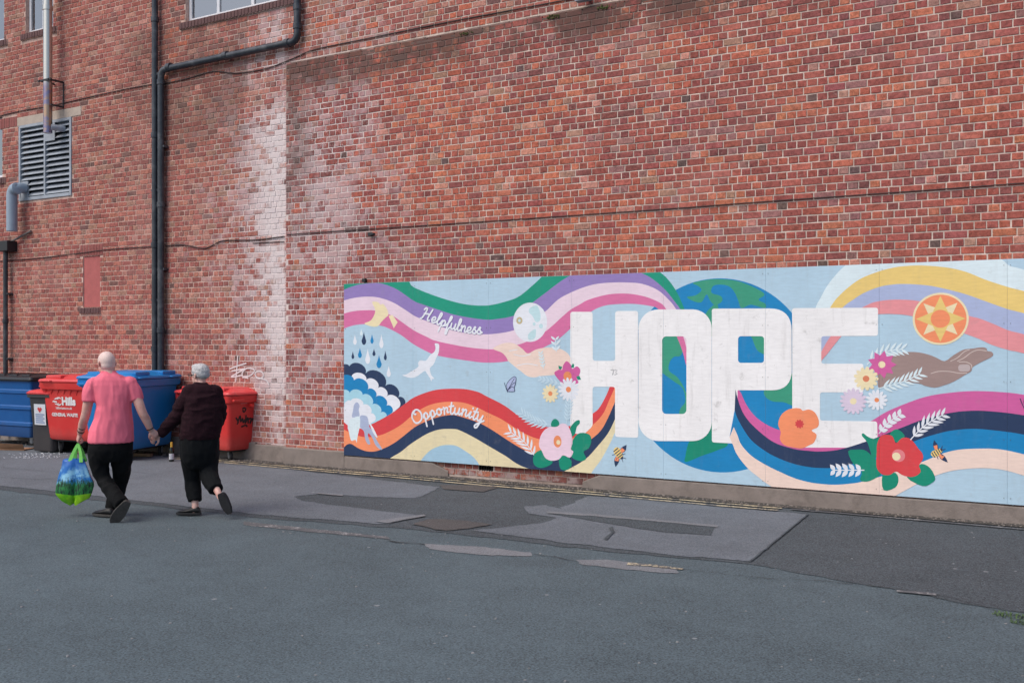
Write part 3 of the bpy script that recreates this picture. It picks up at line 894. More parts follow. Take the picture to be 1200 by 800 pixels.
PALE = paint('pale_blue', (166, 212, 228), .15); PALEW = paint('pale_white', (216, 232, 238), .15)
GREEN = paint('green', (26, 148, 122), .12); PURP = paint('purple', (146, 126, 186), .15)
LPINK = paint('light_pink', (230, 208, 222), .15); PINK = paint('pink', (214, 114, 162), .12)
MAG = paint('magenta', (206, 96, 158), .12)
RED = paint('red', (214, 68, 74), .1); ORNG = paint('orange', (242, 146, 104), .12)
CREAM = paint('cream', (226, 214, 176), .25); PEACH = paint('peach', (236, 212, 200), .15)
YELL = paint('yellow', (232, 202, 124), .15); LAV = paint('lavender', (170, 182, 216), .15)
SALM = paint('salmon', (228, 148, 154), .15); BRWN = paint('brown', (156, 134, 130), .15)
MOONG = paint('moon_grey', (190, 220, 226), .2); SPRIG = paint('sprig_white', (216, 230, 238), .1)
LGRN = paint('continent', (58, 152, 124), .12); ECEN = paint('flower_orange', (232, 142, 96), .1)
LYEL = paint('light_yellow', (236, 222, 182), .12); BPINK = paint('blossom', (232, 206, 222), .12)
GLAV = paint('ghost_lavender', (168, 180, 208), .15); BLACKP = paint('line_navy', (52, 58, 92), .1)
GRN2 = paint('leaf_green', (14, 138, 112), .12); TAN = paint('tan', (190, 176, 140), .2)

# boards with real joints
for k in range(PANELS):
    q = MB(); q.box((MX0 + k * PW + .0008, 0, MZ0), (MX0 + (k + 1) * PW - .0008, .018, MZ1), .0006)
    o = q.build('board_panel', SKYB); adopt(o, mural)
for X in [MX0 + .05 + k * (PANELS * PW - .1) / 16 for k in range(17)]:
    q = MB(); q.box((X - .025, .0185, MZ0 + .02), (X + .025, YR + .004, MZ1 - .02)); o = q.build('batten', mat('batten_wood', (120, 100, 80), .8, .2)); adopt(o, mural)

LAYER = [0]; LSTEP = 4e-5
def cutfill(name, polys, mats, seams=True):
    """polys: list of (wall points [(X,Z)], material index, extra lift); clipped to the board and cut at the joints"""
    LAYER[0] += 1
    y = -LSTEP * LAYER[0]
    bm = bmesh.new()
    for pts, mi, lift in polys:
        vs3 = [Vector((a, 0, b)) for a, b in pts]
        tris = tessellate_polygon([[Vector((a, b, 0)) for a, b in pts]])
        vv = [bm.verts.new((a, y - lift, b)) for a, b in pts]
        for t3 in tris:
            try:
                f = bm.faces.new([vv[i] for i in t3]); f.material_index = mi
            except ValueError: pass
    e = .0015
    for co, no in (((MX0 + e, 0, 0), (-1, 0, 0)), ((MX0 + PANELS * PW - e, 0, 0), (1, 0, 0)), ((0, 0, MZ0 + e), (0, 0, -1)), ((0, 0, MZ1 - e), (0, 0, 1))):
        bmesh.ops.bisect_plane(bm, geom=bm.verts[:] + bm.edges[:] + bm.faces[:], plane_co=co, plane_no=no, clear_outer=True)
    if seams and bm.verts:
        xs = [v.co.x for v in bm.verts]; lo, hi = min(xs), max(xs)
        for k in range(1, PANELS):
            X = MX0 + k * PW
            if lo < X < hi:
                for dx in (-.0009, .0009):
                    bmesh.ops.bisect_plane(bm, geom=bm.verts[:] + bm.edges[:] + bm.faces[:], plane_co=(X + dx, 0, 0), plane_no=(1, 0, 0))
                kill = [f for f in bm.faces if abs(f.calc_center_median().x - X) < .0008]
                bmesh.ops.delete(bm, geom=kill, context='FACES')
    for f in bm.faces:
        f.normal_update()
        if f.normal.y > 0: f.normal_flip()
    me = bpy.data.meshes.new(name); bm.to_mesh(me); bm.free()
    for m in mats: me.materials.append(m)
    return adopt(link(bpy.data.objects.new(name, me)), mural)
def W(pts): return [wp(x, y) for x, y in pts]
def smooth(pts, n=5, closed=False): return [(v.x, v.y) for v in cr([Vector((a, b, 0)) for a, b in pts], n, closed)]
def fill(name, pts, m, sm=True, n=5):
    return cutfill(name, [(W(smooth(pts, n, True) if sm else pts), 0, 0)], [m])
def band(name, top, bot, m):
    return cutfill(name, [(W(smooth(top) + smooth(bot)[::-1]), 0, 0)], [m])
def disc(px, py, r, n=40, sx=1.0):
    X, Z = wp(px, py)
    return [(X + r * sx * math.cos(2*math.pi*k/n), Z + r * math.sin(2*math.pi*k/n)) for k in range(n)]
def ribbon(pts, wd):
    """stroke in wall metres -> quads, each a hair proud of the last so that crossings do not coincide"""
    out = []; n = len(pts)
    L, R = [], []
    for i in range(n):
        a = Vector(pts[max(0, i-1)]); b = Vector(pts[min(n-1, i+1)])
        d = (b - a); d = d.normalized() if d.length > 1e-9 else Vector((1, 0))
        nn = Vector((-d.y, d.x)) * (wd / 2 if not callable(wd) else wd(i / max(1, n-1)) / 2)
        p = Vector(pts[i]); L.append(p + nn); R.append(p - nn)
    for i in range(n - 1):
        out.append(([tuple(L[i]), tuple(R[i]), tuple(R[i+1]), tuple(L[i+1])], i))
    return out
def strokes(name, lines, wd_px, m, n=5, taper=False, lift0=0.0, host=None):
    if name == 'painted_line' and len(lines) > 1:
        for ln in lines: strokes(name, [ln], wd_px, m, n, taper)
        return
    polys = []; c = 0
    for ln in lines:
        pts = W(smooth(ln, n)) if n > 1 else W(ln)
        wdm = wd_px / 96.0
        wf = (lambda t_: wdm * (1 - .7 * t_)) if taper else wdm
        for q, i in ribbon(pts, wf):
            polys.append((q, 0, lift0 + c * 2e-6)); c += 1
        for end in ((pts[0], pts[-1]) if not taper else ()):
            polys.append(([(end[0] + wdm/2 * math.cos(a), end[1] + wdm/2 * math.sin(a)) for a in [k*math.pi/4 for k in range(8)]], 0, lift0 + c * 2e-6 + 2e-6)); c += 1
    return cutfill(name, polys, [m])

# ---- the globe
earth = [disc(840, 439.6, 1.112, 90)]
cutfill('painted_globe', [(earth[0], 0, 0)], [BLUE])
fill('painted_continent', [(812, 331.5), (828, 328), (842, 327), (864, 329.3), (885, 337.3), (896, 345), (889, 351), (897, 356), (896, 361), (880, 357), (869, 361), (865, 352), (861, 343), (855, 336), (846, 333.5), (836, 335), (834, 343), (845, 347), (846, 353), (838, 357.5), (832, 352), (828, 345), (822, 354), (813, 353), (805, 348), (815, 346), (822, 340), (818, 335)], LGRN)
fill('painted_continent', [(841, 357), (832, 361), (826, 371), (830, 384), (836, 396), (842, 380)], LGRN)
fill('painted_continent', [(770, 388), (800, 388), (803, 400), (798, 416), (790, 418), (785, 424), (784, 434), (794, 442), (802, 455), (806, 470), (803, 490), (796, 490), (797, 479), (803, 470), (800, 455), (790, 447), (778, 438), (770, 430)], LGRN)
fill('painted_continent', [(879, 388), (882, 398), (886, 408), (891, 413), (900, 414), (902, 388)], LGRN)
fill('painted_continent', [(833, 494), (830, 505), (820, 515), (808, 517), (803, 535), (804, 541), (822, 534), (839, 528), (853, 521), (845, 510)], GRN2)
fill('painted_continent', [(935, 430), (922, 446), (908, 454), (896, 457), (896.5, 464), (905, 470), (918, 471), (935, 473)], LGRN)

# ---- upper left bands
C0 = [(395, 326), (440, 326), (476, 328), (480, 331), (484, 336), (500, 343), (520, 350), (540, 355.5), (555, 357.6), (568, 358), (580, 356.5), (600, 351), (610, 346), (620, 338), (630, 329), (637, 322), (648, 312), (700, 305), (750, 306), (775.5, 320.5), (791, 338.5), (801.7, 361), (808, 380)]
C1 = [(396, 343), (404, 339), (418, 334), (432, 332), (446, 332), (460, 336.5), (470, 342), (485, 352.5), (495, 356.5), (510, 361.5), (530, 368), (550, 372), (568, 374.3), (580, 374), (600, 370.5), (612, 364), (626, 353), (640, 342.5), (655, 331), (666, 324), (680, 317), (710, 312), (735, 314), (752, 320), (765, 327), (780, 340), (792, 355), (797, 362), (806, 378)]
C2 = [(396, 354), (404, 351.7), (415, 349), (430, 347.5), (444, 348.7), (460, 354), (475, 363), (487, 370.7), (505, 378), (525, 385.5), (545, 390), (563, 391.5), (580, 391), (601.5, 387), (622, 377), (639.5, 364.5), (654, 351), (669, 342.7), (685, 336.3), (700, 332.5), (718, 331), (735, 331), (753, 332.7), (771, 340), (784.5, 352), (792, 361.7), (800, 375), (808, 394)]
C3 = [(396, 370), (404, 367), (415, 364.5), (427, 363.5), (440, 364), (459, 369.5), (472, 378), (485, 387), (500, 394.5), (510, 399), (530, 403.5), (550, 407), (570, 409), (585, 408.5), (606, 404), (620, 399), (638, 389), (648, 381), (660, 370), (669, 362.5), (680, 356.3), (690, 351), (712.5, 345), (735, 344), (756, 347.5), (774, 355), (781, 362.5), (793, 378), (801, 395), (806, 414)]
C4 = [(396, 388), (404, 384.5), (415, 381), (428, 379.7), (446, 381.5), (456, 385), (470, 392.5), (485, 403.5), (505, 414), (515, 417), (530, 419.7), (550, 422.7), (570, 424.8), (595, 423), (620, 415), (644, 403.5), (656, 396), (668, 385.5), (680, 375), (694.5, 364), (706.5, 358.7), (720, 356.5), (742.5, 356), (763.5, 358.7), (771, 361.7), (784, 376), (793, 394), (800, 412), (804, 428)]
band('painted_band', C0, C2, GREEN); band('painted_band', C1, C3, PURP); band('painted_band', C2, C4, LPINK); band('painted_band', C3, C4, PINK)
# ---- moon
cutfill('painted_moon', [(disc(621, 377.5, .250, 48), 0, 0), (W(smooth([(621, 361), (629, 358), (633, 366), (633, 375), (628, 377), (624, 370), (620, 366)], 4, True)), 1, 2e-5),
        (W(smooth([(624, 387), (628, 386), (627, 396), (620, 398), (619, 392)], 4, True)), 1, 2e-5), (disc(634, 382, .03, 10), 1, 2e-5), (disc(626, 379.5, .022, 8), 1, 2e-5),
        (disc(608.7, 375.5, .046, 14), 2, 2e-5), (disc(608.7, 375.5, .02, 8), 1, 4e-5)], [CW, MOONG, TAN])
# ---- palm at the left
fill('painted_hand', [(578, 408.5), (586, 403.5), (594, 401.5), (603, 402.5), (612, 408.5), (618.5, 414), (628, 409.5), (640, 407), (648, 407.5), (656, 408.5), (663, 412), (668, 418), (668, 430), (655, 438), (634, 440.5), (626, 442), (618, 440.5), (610, 434.5), (601, 427.5), (595.5, 422.5), (593, 418), (588, 413)], PEACH)
strokes('painted_line', [[(602, 415), (612, 417), (622, 415)], [(606, 428), (618, 426), (630, 428)], [(597, 411), (606, 409.5)]], .9, CW)
# ---- yellow bird
fill('painted_bird', [(427, 379), (435, 375), (440, 364), (436, 354), (443, 354), (446, 357), (449, 356), (454, 363), (455, 369), (452, 372), (447, 377), (443, 382), (436, 382.5)], LYEL, n=3)
fill('painted_bird', [(455.5, 370), (460, 369), (466, 377.5), (461.5, 384.5)], LYEL, False)
fill('painted_bird', [(509.5, 402.5), (514.5, 403.5), (514, 413), (511, 420), (508, 427), (504, 431), (504.5, 436), (506, 440), (509, 443.5), (506.5, 444), (505.5, 446.5), (504, 443), (500, 437), (497.5, 434.5), (490, 440), (484, 442.5), (478, 442), (471.5, 439.5), (476, 438.5), (482, 435), (487, 432), (490.5, 429), (490, 425), (493, 422), (499, 422.5), (504, 416), (509, 412), (510.5, 407)], CW, n=3)
# ---- rain
def drop(cx, y0, y1, wd_, m):
    h = y1 - y0; pts = []
    for k in range(17):
        t_ = k / 16; a = math.pi * (t_ - .5)
        pts.append((cx + wd_ / 2 * math.sin(2 * math.pi * t_) * (1 if True else 0) * (.55 + .45 * (1 - math.cos(2*math.pi*t_)) / 2), y0 + h * (1 - math.cos(2 * math.pi * t_)) / 2))
    pts = []
    for k in range(9):
        t_ = k / 8; pts.append((cx + wd_ / 2 * (t_ ** 1.3), y0 + h * .68 * t_))
    for k in range(1, 8):
        a = math.pi * k / 8; pts.append((cx + wd_ / 2 * math.cos(a), y0 + h * .68 + h * .32 * math.sin(a)))
    for k in range(8, 0, -1):
        t_ = k / 8; pts.append((cx - wd_ / 2 * (t_ ** 1.3), y0 + h * .68 * t_))
    fill('painted_raindrop', pts, m, False)
for d_ in ((416, 391.5, 404, 4.4, CW), (426.5, 388.5, 404, 5.4, NAVY), (436, 391, 402.6, 3.8, BLUE), (447, 391, 408, 5, CW), (413.5, 411, 420.5, 3.2, NAVY), (421.8, 407, 419.3, 4.6, BLUE),
           (431, 408, 426.3, 6, CW), (438.3, 408, 417, 3.6, NAVY), (444.2, 415.5, 431.2, 6.2, BLUE), (451.6, 410.5, 422, 3.4, NAVY), (455.6, 428, 441.5, 5, CW), (423.5, 385, 393, 3.2, PALEW)): drop(*d_)
# ---- scalloped clouds
def scallop(cusps, close, m, bulge=.42):
    pts = []
    for i in range(len(cusps) - 1):
        a, b = Vector(cusps[i]), Vector(cusps[i+1]); c = (a + b) / 2; d = b - a; L = d.length
        nn = Vector((d.y, -d.x)).normalized()
        for k in range(10):
            t_ = math.pi * k / 10
            pts.append(tuple(c - d / 2 * math.cos(t_) + nn * (L * bulge * math.sin(t_))))
    pts.append(cusps[-1])
    fill('painted_cloud', pts + close, m, False)
scallop([(398, 434), (409.5, 429), (428.5, 437.5), (451.5, 452), (466.5, 465.5), (474, 474)], [(470, 480), (398, 500)], NAVY, .38)
scallop([(412, 441), (429.5, 445), (443, 454.5), (453.3, 464.2), (468, 477)], [(462, 482), (412, 500)], CW, .36)
scallop([(396, 446), (415, 445.5), (431, 456), (440.5, 465), (453, 475), (459.5, 483)], [(452, 490), (396, 500)], BLUE, .36)
scallop([(396, 462), (410, 460.5), (425, 462.5), (436, 474), (446, 483.5), (453, 487.5)], [(440, 496), (396, 500)], PALE, .36)
# ---- lower left bands
R0 = [(396, 476), (403, 484), (410, 494), (420, 499), (432, 498), (445, 492), (460, 483.5), (474, 473.3), (486, 465), (505, 458), (520, 455.6), (543, 455.5), (560, 459), (570, 464), (585, 471.5), (595, 477.5), (605, 485), (617.5, 493), (630, 498), (641, 500), (658, 500.5), (676, 496), (694, 484.7), (702, 478), (710, 464), (714.5, 453), (718, 442)]
R1 = [(396, 500), (403, 503), (414, 508), (428, 512), (444, 510), (455, 506), (470, 497.5), (485, 485), (500, 475.7), (515, 471.5), (530, 470.5), (545, 472), (560, 477.5), (570, 482.5), (585, 489.5), (595, 495.5), (605, 502), (617.5, 509), (631, 514), (650, 517.5), (672, 512.5), (694, 498), (706.5, 485), (714, 468.5), (720, 455), (726, 440)]
R2 = [(396, 530), (403, 524), (407, 520.5), (412, 520), (420, 525), (430, 528.5), (440, 528.5), (450, 525), (460, 520), (470, 513), (485, 501), (495, 495.5), (510, 489.5), (523, 486.6), (532, 486.2), (545, 489.5), (562, 495.5), (575, 502.5), (595, 515.5), (608, 523.5), (622, 530), (645, 536.5), (670, 530), (694, 513.5), (705, 503), (712.5, 489.5), (720, 472.5), (726, 458)]
R3 = [(440, 556), (452, 541), (459, 535.5), (470, 529), (482, 519.5), (500, 508.3), (515, 503), (532, 502.4), (540, 504.5), (555, 512), (575, 523.7), (592.5, 534), (605, 542.5), (617, 548), (640, 555), (655, 554), (670, 547.5), (687, 537), (700.5, 522.5), (712.5, 507.5), (720, 492.5), (728, 474)]
band('painted_band', R0, R2, RED); band('painted_band', R1, [(396, 532)] + R2[1:], ORNG)
cutfill('painted_band', [(W(smooth(R2) + [(726, 560), (396, 560)]), 0, 0)], [NAVY])
R3s = smooth(R3); R3a = [q_ for q_ in R3s if q_[0] <= 640]; R3b = [q_ for q_ in R3s if q_[0] >= 640]
cutfill('painted_band', [(W(R3a + [(640, 565), (440, 565)]), 0, 0)], [CREAM])
cutfill('painted_band', [(W(R3b + smooth([(724, 500), (720, 508), (715.5, 518), (705, 537.5), (694, 552.5), (688, 565)]) + [(640, 565)]), 0, 0)], [CREAM])
cutfill('painted_sky_patch', [(W(smooth([(726, 496), (720, 508), (715.5, 518), (705, 537.5), (694, 552.5), (688, 565)]) + [(745, 565), (745, 496)]), 0, 0)], [SKYB])
fill('painted_sky_patch', [(488, 548), (493, 540), (497, 534.5), (505, 527), (515, 522.5), (525, 521), (535, 522.3), (545, 528), (554, 534.5), (561, 543), (564, 552), (530, 556)], paint('mid_sky', (160, 196, 218), .2))
# figure with wing in the cloud
scallop([(400, 492), (404, 476), (411, 469.5), (426, 474), (434.5, 484), (439, 493)], [(432, 497), (424, 502), (410, 500)], CW, .33)
fill('painted_figure', [(415, 489), (412.5, 488), (414, 480), (415, 474), (418.5, 471), (421.5, 475), (420.5, 480), (421.5, 487), (418, 490)], GLAV, n=3)
fill('painted_figure', [(422, 487.5), (429, 487), (431.5, 491), (433, 500), (437, 505), (440, 512), (443, 518), (448, 526), (445, 526), (440, 521), (437, 514), (433, 508), (431, 509), (433, 516), (434, 520), (431, 520), (428, 514), (426.5, 505), (422, 500)], GLAV, n=3)
fill('painted_wing', [(410, 492), (415, 489), (421.5, 488), (422, 498), (420.5, 505), (419, 512), (418, 518.5), (416.5, 515), (411.5, 516), (409, 506), (407.5, 500)], PALEW, n=3)
fill('painted_wing', [(432.5, 494), (438, 502), (442.5, 512), (440, 511), (436, 504)], CW, n=3)

# ---- upper right bands
T0 = [(945, 395), (955.6, 361), (961, 350), (970, 334), (982.5, 318.7), (991, 311), (1010, 298), (1080, 286), (1160, 297), (1174.5, 304.5), (1183.5, 311.5), (1200, 316), (1260, 336), (1345, 352)]
T1 = [(940, 412), (973, 360), (982.5, 347.5), (995, 336), (1010, 325.8), (1030, 318), (1045, 314), (1057.5, 312), (1080, 311), (1110, 313.5), (1132.5, 318.7), (1155, 327.7), (1180.5, 336), (1200, 341), (1260, 356), (1345, 364)]
T2 = [(946, 412), (968, 380), (989, 359), (1000, 351), (1012.5, 343.2), (1030, 336.3), (1045, 333.5), (1062, 332.7), (1087.5, 334.5), (1110, 339), (1132.5, 345), (1155, 353), (1180.5, 362), (1200, 367), (1260, 384), (1345, 396)]
T3 = [(955, 428), (962.5, 412), (973.7, 393.5), (995, 370), (1016, 357.5), (1029, 353), (1050, 351), (1075.5, 352.5), (1100, 359), (1135.5, 370), (1147.5, 373), (1162.5, 378.7), (1182, 387), (1200, 391.5), (1260, 408), (1345, 420)]
T4 = [(956, 440), (962, 424), (970, 414), (986.5, 393.5), (1005, 375), (1018, 369), (1030, 368), (1050, 368), (1069.5, 370.5), (1100, 379), (1132.5, 391.5), (1147.5, 397), (1162.5, 404), (1182, 410), (1200, 414), (1260, 432), (1345, 446)]
cutfill('painted_band', [(W(smooth(T0) + [(1345, 364)] + smooth(T1)[::-1]), 0, 0)], [PALEW])
band('painted_band', T1, T3, YELL); band('painted_band', T2, T4, LAV); band('painted_band', T3, T4, SALM)

# ---- lower right pink band (under the letter E)
M0 = [(862, 448), (866, 457), (868.5, 460.5), (874.5, 473.6), (884.5, 487), (898, 497), (915, 504), (940, 508), (975, 507), (1005, 500), (1021, 493), (1039.5, 482), (1065, 471.3), (1087.5, 464), (1113, 460), (1140, 458), (1170, 459), (1200, 462.3), (1260, 474), (1345, 500)]
M1 = [(862, 456), (865, 468.5), (871, 483.7), (881, 497), (898, 512), (911.5, 520), (932, 526), (948.6, 528), (961, 528.7), (980.6, 527), (1002, 521.3), (1026, 513), (1042, 506.5), (1060, 499.5), (1081, 491.6), (1112.5, 483.7), (1139, 481), (1165, 482), (1200, 486.4), (1260, 498), (1345, 524)]
M2 = [(861, 480), (864, 489), (871, 502), (881, 516), (898, 529), (915, 537.7), (932, 543.6), (948.6, 547), (961, 548), (976, 547.7), (1000, 543), (1040, 529), (1070, 517.3), (1088, 511), (1112.5, 504.7), (1139, 502.2), (1165, 504), (1200, 509), (1260, 523), (1345, 552)]
M3 = [(860, 500), (864, 509), (869, 521), (881, 534), (898, 544.7), (915, 553), (932, 560.3), (948.6, 564.7), (960, 566.4), (977.4, 567.6), (997, 566.3), (1011.5, 563.7), (1045, 554), (1083, 540), (1102, 532), (1121, 527), (1144, 525.4), (1170, 526), (1200, 532), (1260, 548), (1345, 580)]
M4 = [(855, 512), (859, 521), (864, 532.6), (876, 548), (888, 558), (901.4, 568), (930, 584), (975, 596), (1030, 592), (1050.4, 580), (1065, 572), (1086, 561), (1112.5, 552), (1139, 548.5), (1161.5, 548.5), (1179, 551), (1200, 557), (1260, 577), (1345, 612)]
band('painted_band', M0, M2, MAG)

# ---- the letters
def rrect(x0, y0, x1, y1, r, n=6, rs=None):
    """rounded rectangle in pixels (corner order: top-left, top-right, bottom-right, bottom-left)"""
    rs = rs or (r, r, r, r); pts = []
    for (cx, cy, a0, rr) in ((x0, y0, 180, rs[0]), (x1, y0, 270, rs[1]), (x1, y1, 0, rs[2]), (x0, y1, 90, rs[3])):
        sx = 1 if cx == x0 else -1; sy = 1 if cy == y0 else -1
        for k in range(n + 1):
            a = rad(a0 + 90 * k / n)
            pts.append((cx + sx * rr + rr * math.cos(a), cy + sy * rr + rr * math.sin(a)))
    return pts
def fillet(pts, r=3.0, n=4):
    out = []; N = len(pts)
    for i in range(N):
        a, b, c = Vector(pts[i-1]), Vector(pts[i]), Vector(pts[(i+1) % N])
        r_ = min(r if not isinstance(r, dict) else r.get(i, 3.0), (a-b).length * .49, (c-b).length * .49)
        q0 = b + (a-b).normalized() * r_; q1 = b + (c-b).normalized() * r_
        for k in range(n + 1):
            t_ = k / n; out.append(tuple(q0 * (1-t_)**2 + b * 2*t_*(1-t_) + q1 * t_*t_))
    return out
def bridge(outer, inner):
    """outline with a hole, joined by a zero-width cut (tessellate copes with a real hole list)"""
    return outer, inner
def letter(outer, holes=()):
    LAYER[0] += 1
    y = -LSTEP * LAYER[0]
    rings = [[Vector((a, b, 0)) for a, b in W(outer)]] + [[Vector((a, b, 0)) for a, b in W(h_)] for h_ in holes]
    tris = tessellate_polygon(rings)
    flat = [v for r_ in rings for v in r_]
    bm = bmesh.new(); vv = [bm.verts.new((v.x, y, v.y)) for v in flat]
    for t3 in tris:
        try: bm.faces.new([vv[i] for i in t3])
        except ValueError: pass
    for k in range(1, PANELS):
        X = MX0 + k * PW
        for dx in (-.0009, .0009):
            bmesh.ops.bisect_plane(bm, geom=bm.verts[:] + bm.edges[:] + bm.faces[:], plane_co=(X + dx, 0, 0), plane_no=(1, 0, 0))
        bmesh.ops.delete(bm, geom=[f for f in bm.faces if abs(f.calc_center_median().x - X) < .0008], context='FACES')
    for f in bm.faces:
        f.normal_update()
        if f.normal.y > 0: f.normal_flip()
    me = bpy.data.meshes.new('painted_letter'); bm.to_mesh(me); bm.free(); me.materials.append(WHITE)
    return adopt(link(bpy.data.objects.new('painted_letter', me)), mural)
letter(fillet([(668.5, 365.3), (694.6, 365.3), (694.8, 422.6), (721, 422.6), (721, 364.4), (747.8, 364.2), (748, 512.8), (720.8, 511.5), (720.8, 453), (694.6, 453), (694.6, 499), (684, 509), (668.5, 507)], 3.2))
letter(rrect(748.3, 362.5, 834, 516.5, 24, 10, (23, 22, 22, 24)), [rrect(776, 394, 804.5, 484.8, 5)])
letter(fillet([(834.3, 361.6), (927.6, 361.2), (928, 457.2), (864.4, 457), (864, 519.6), (834.3, 518)], {0: 3, 1: 26, 2: 24, 3: 1, 4: 3, 5: 3}, 8), [rrect(865, 393.8, 895.4, 425, 3.5)])
letter(fillet([(928.3, 361), (1029, 360.4), (1029, 393.4), (962.5, 393.8), (962.5, 426), (1012, 426), (1012, 459.5), (961, 459.5), (961, 492.5), (1028, 493.5), (1028.5, 523), (1000, 524.2), (934, 524.2), (928.5, 480)], 3.2))
# lower right bands over the letter
cutfill('painted_band', [(W(smooth(M1) + smooth(M3)[::-1]), 0, 0)], [NAVY])
band('painted_band', M2, M4, BLUE)
cutfill('painted_band', [(W(smooth(M3) + smooth(M4)[::-1]), 0, 0)], [PEACH])
strokes('painted_mark', [[(716, 433.5), (719.5, 433.5), (718, 439)], [(720.5, 433.5), (723.5, 434), (721.5, 436), (723.5, 438), (720.5, 439)]], .9, paint('mark_grey', (150, 150, 158), .1), 1)

# ---- sun
X_, Z_ = wp(1102, 373.5)
def star(r0, r1, n, ph=0): return [(X_ + (r0 if k % 2 == 0 else r1) * math.cos(ph + math.pi * k / n), Z_ + (r0 if k % 2 == 0 else r1) * math.sin(ph + math.pi * k / n)) for k in range(2 * n)]
rr = .268
cutfill('painted_sun', [(disc(1102, 373.5, rr, 56), 0, 0), (disc(1102, 373.5, rr * .925, 56), 1, 2e-5), (star(rr * .86, rr * .36, 4, math.pi / 4), 2, 4e-5), (star(rr * .88, rr * .38, 4), 3, 6e-5), (disc(1102, 373.5, rr * .345, 36), 1, 8e-5)], [LYEL, ORNG, LYEL, YELL])
# ---- dark hand
fill('painted_hand', [(1030, 430), (1042, 418), (1056, 413), (1072.5, 412.3), (1086, 414.7), (1096.5, 418.5), (1107, 423), (1117.5, 416), (1128, 410), (1134, 408.7), (1141.5, 408), (1147, 407), (1153, 406.8), (1156.5, 408.5), (1157, 411), (1162, 412), (1164, 415.5), (1161, 418.7), (1152, 423), (1144.5, 427), (1139.5, 430.5), (1138, 435), (1131, 439), (1117.5, 447), (1104, 452), (1095, 454), (1084.5, 452), (1075.5, 449), (1050, 447), (1036, 452), (1029, 453)], BRWN, n=3)
strokes('painted_line', [[(1091, 437.5), (1100, 435), (1112, 435), (1124, 437), (1133, 437)], [(1114, 423), (1122, 419), (1130, 412), (1136, 409.5)], [(1122, 423), (1130, 419), (1138, 413), (1146, 410), (1156, 411)], [(1124, 424), (1132, 424), (1138, 427), (1139, 431)]], .7, paint('hand_line', (206, 190, 184), .1))
fill('painted_nail', rrect(1123, 426.8, 1137, 435, 3.5), paint('nail', (186, 172, 172), .1), False)

# ---- flowers and leaves
def petals(px, py, r, n, inner=.55, wob=.0, ph=0.0, steps=6):
    X, Z = wp(px, py); out = []
    for k in range(n * steps):
        a = 2 * math.pi * k / (n * steps) + ph
        f = abs(math.cos(n * a / 2 - n * ph / 2)) ** .7
        out.append((X + r * (inner + (1 - inner) * f) * (1 + wob * math.sin(5 * a)) * math.cos(a), Z + r * (inner + (1 - inner) * f) * (1 + wob * math.sin(5 * a)) * math.sin(a)))
    return out
def flower(px, py, r, n, m, cm, cr_, inner=.55, ph=0.0, label=None):
    return cutfill('painted_flower', [(petals(px, py, r, n, inner, .02, ph), 0, 0), (disc(px, py, cr_, 18), 1, 2e-5)], [m, cm])
def sprig(x0, y0, x1, y1, n, L, m, bow=0.0, wd_=2.4, both=True, ang=38):
    """stem with pairs of narrow leaves, root first"""
    LAYERP = []
    a, b = Vector((x0, y0)), Vector((x1, y1)); d = b - a; nn = Vector((-d.y, d.x)).normalized()
    def pt(t_): return a + d * t_ + nn * (bow * math.sin(math.pi * t_))
    c = 0
    for q_, i in ribbon(W([tuple(pt(k / 10)) for k in range(11)]), .011):
        LAYERP.append((q_, 0, c * 2e-6)); c += 1
    for k in range(n):
        t_ = .12 + .84 * k / max(1, n - 1); p = pt(t_); dr = (pt(min(1, t_ + .05)) - pt(t_ - .05)).normalized()
        for sgn in ((1, -1) if both else (1,)):
            l_ = L * (1 - .45 * abs(t_ - .45)) * random.uniform(.9, 1.1)
            an = rad(ang) * sgn
            e = Vector((dr.x * math.cos(an) - dr.y * math.sin(an), dr.x * math.sin(an) + dr.y * math.cos(an)))
            s_ = Vector((-e.y, e.x)); leaf = []
            for j in range(7): u = j / 6; leaf.append(p + e * l_ * u + s_ * wd_ / 2 * math.sin(math.pi * u ** .85))
            for j in range(5, 0, -1): u = j / 6; leaf.append(p + e * l_ * u - s_ * wd_ / 2 * math.sin(math.pi * u ** .85))
            LAYERP.append((W([tuple(v) for v in leaf]), 0, c * 2e-6)); c += 1
    return cutfill('painted_sprig', LAYERP, [m])
SP2 = paint('sprig_pale', (196, 220, 234), .1)
sprig(652, 412, 651, 398, 3, 9, SPRIG, 0, 2.6, ang=45)
sprig(637, 432, 634, 414, 5, 6, PALEW, 0, 1.6)
sprig(656, 450, 634, 444, 5, 8, SP2, 0, 2.2)
sprig(664, 496, 668, 462, 8, 9, SP2, 0, 2.0)
sprig(646, 498, 612, 484, 8, 12, SP2, -3, 2.0)
sprig(628, 537, 598, 506, 7, 14, CW, 4, 2.6)
fill('painted_flower', [(664, 423), (669, 427), (671, 432), (676, 429), (680, 433), (679, 439), (676, 443), (678, 448), (673, 450), (660, 450), (656, 446), (651, 440), (650, 436), (655, 433), (659, 433), (660, 428)], MAG, n=4)
cutfill('painted_flower_centre', [(disc(665.2, 440.5, .058, 18), 0, 0)], [ECEN])
for l_ in ([(654.5, 428), (659, 430), (657, 433), (655, 432)], [(669, 430), (671.5, 425.5), (673, 427), (672.5, 431)], [(675.5, 441), (679, 440), (681, 444.5), (677, 445)]): fill('painted_leaf', l_, GRN2, False)
flower(666.3, 456.2, .150, 15, CW, ECEN, .036, .62)
flower(645, 461, .118, 12, LYEL, ECEN, .030, .66)
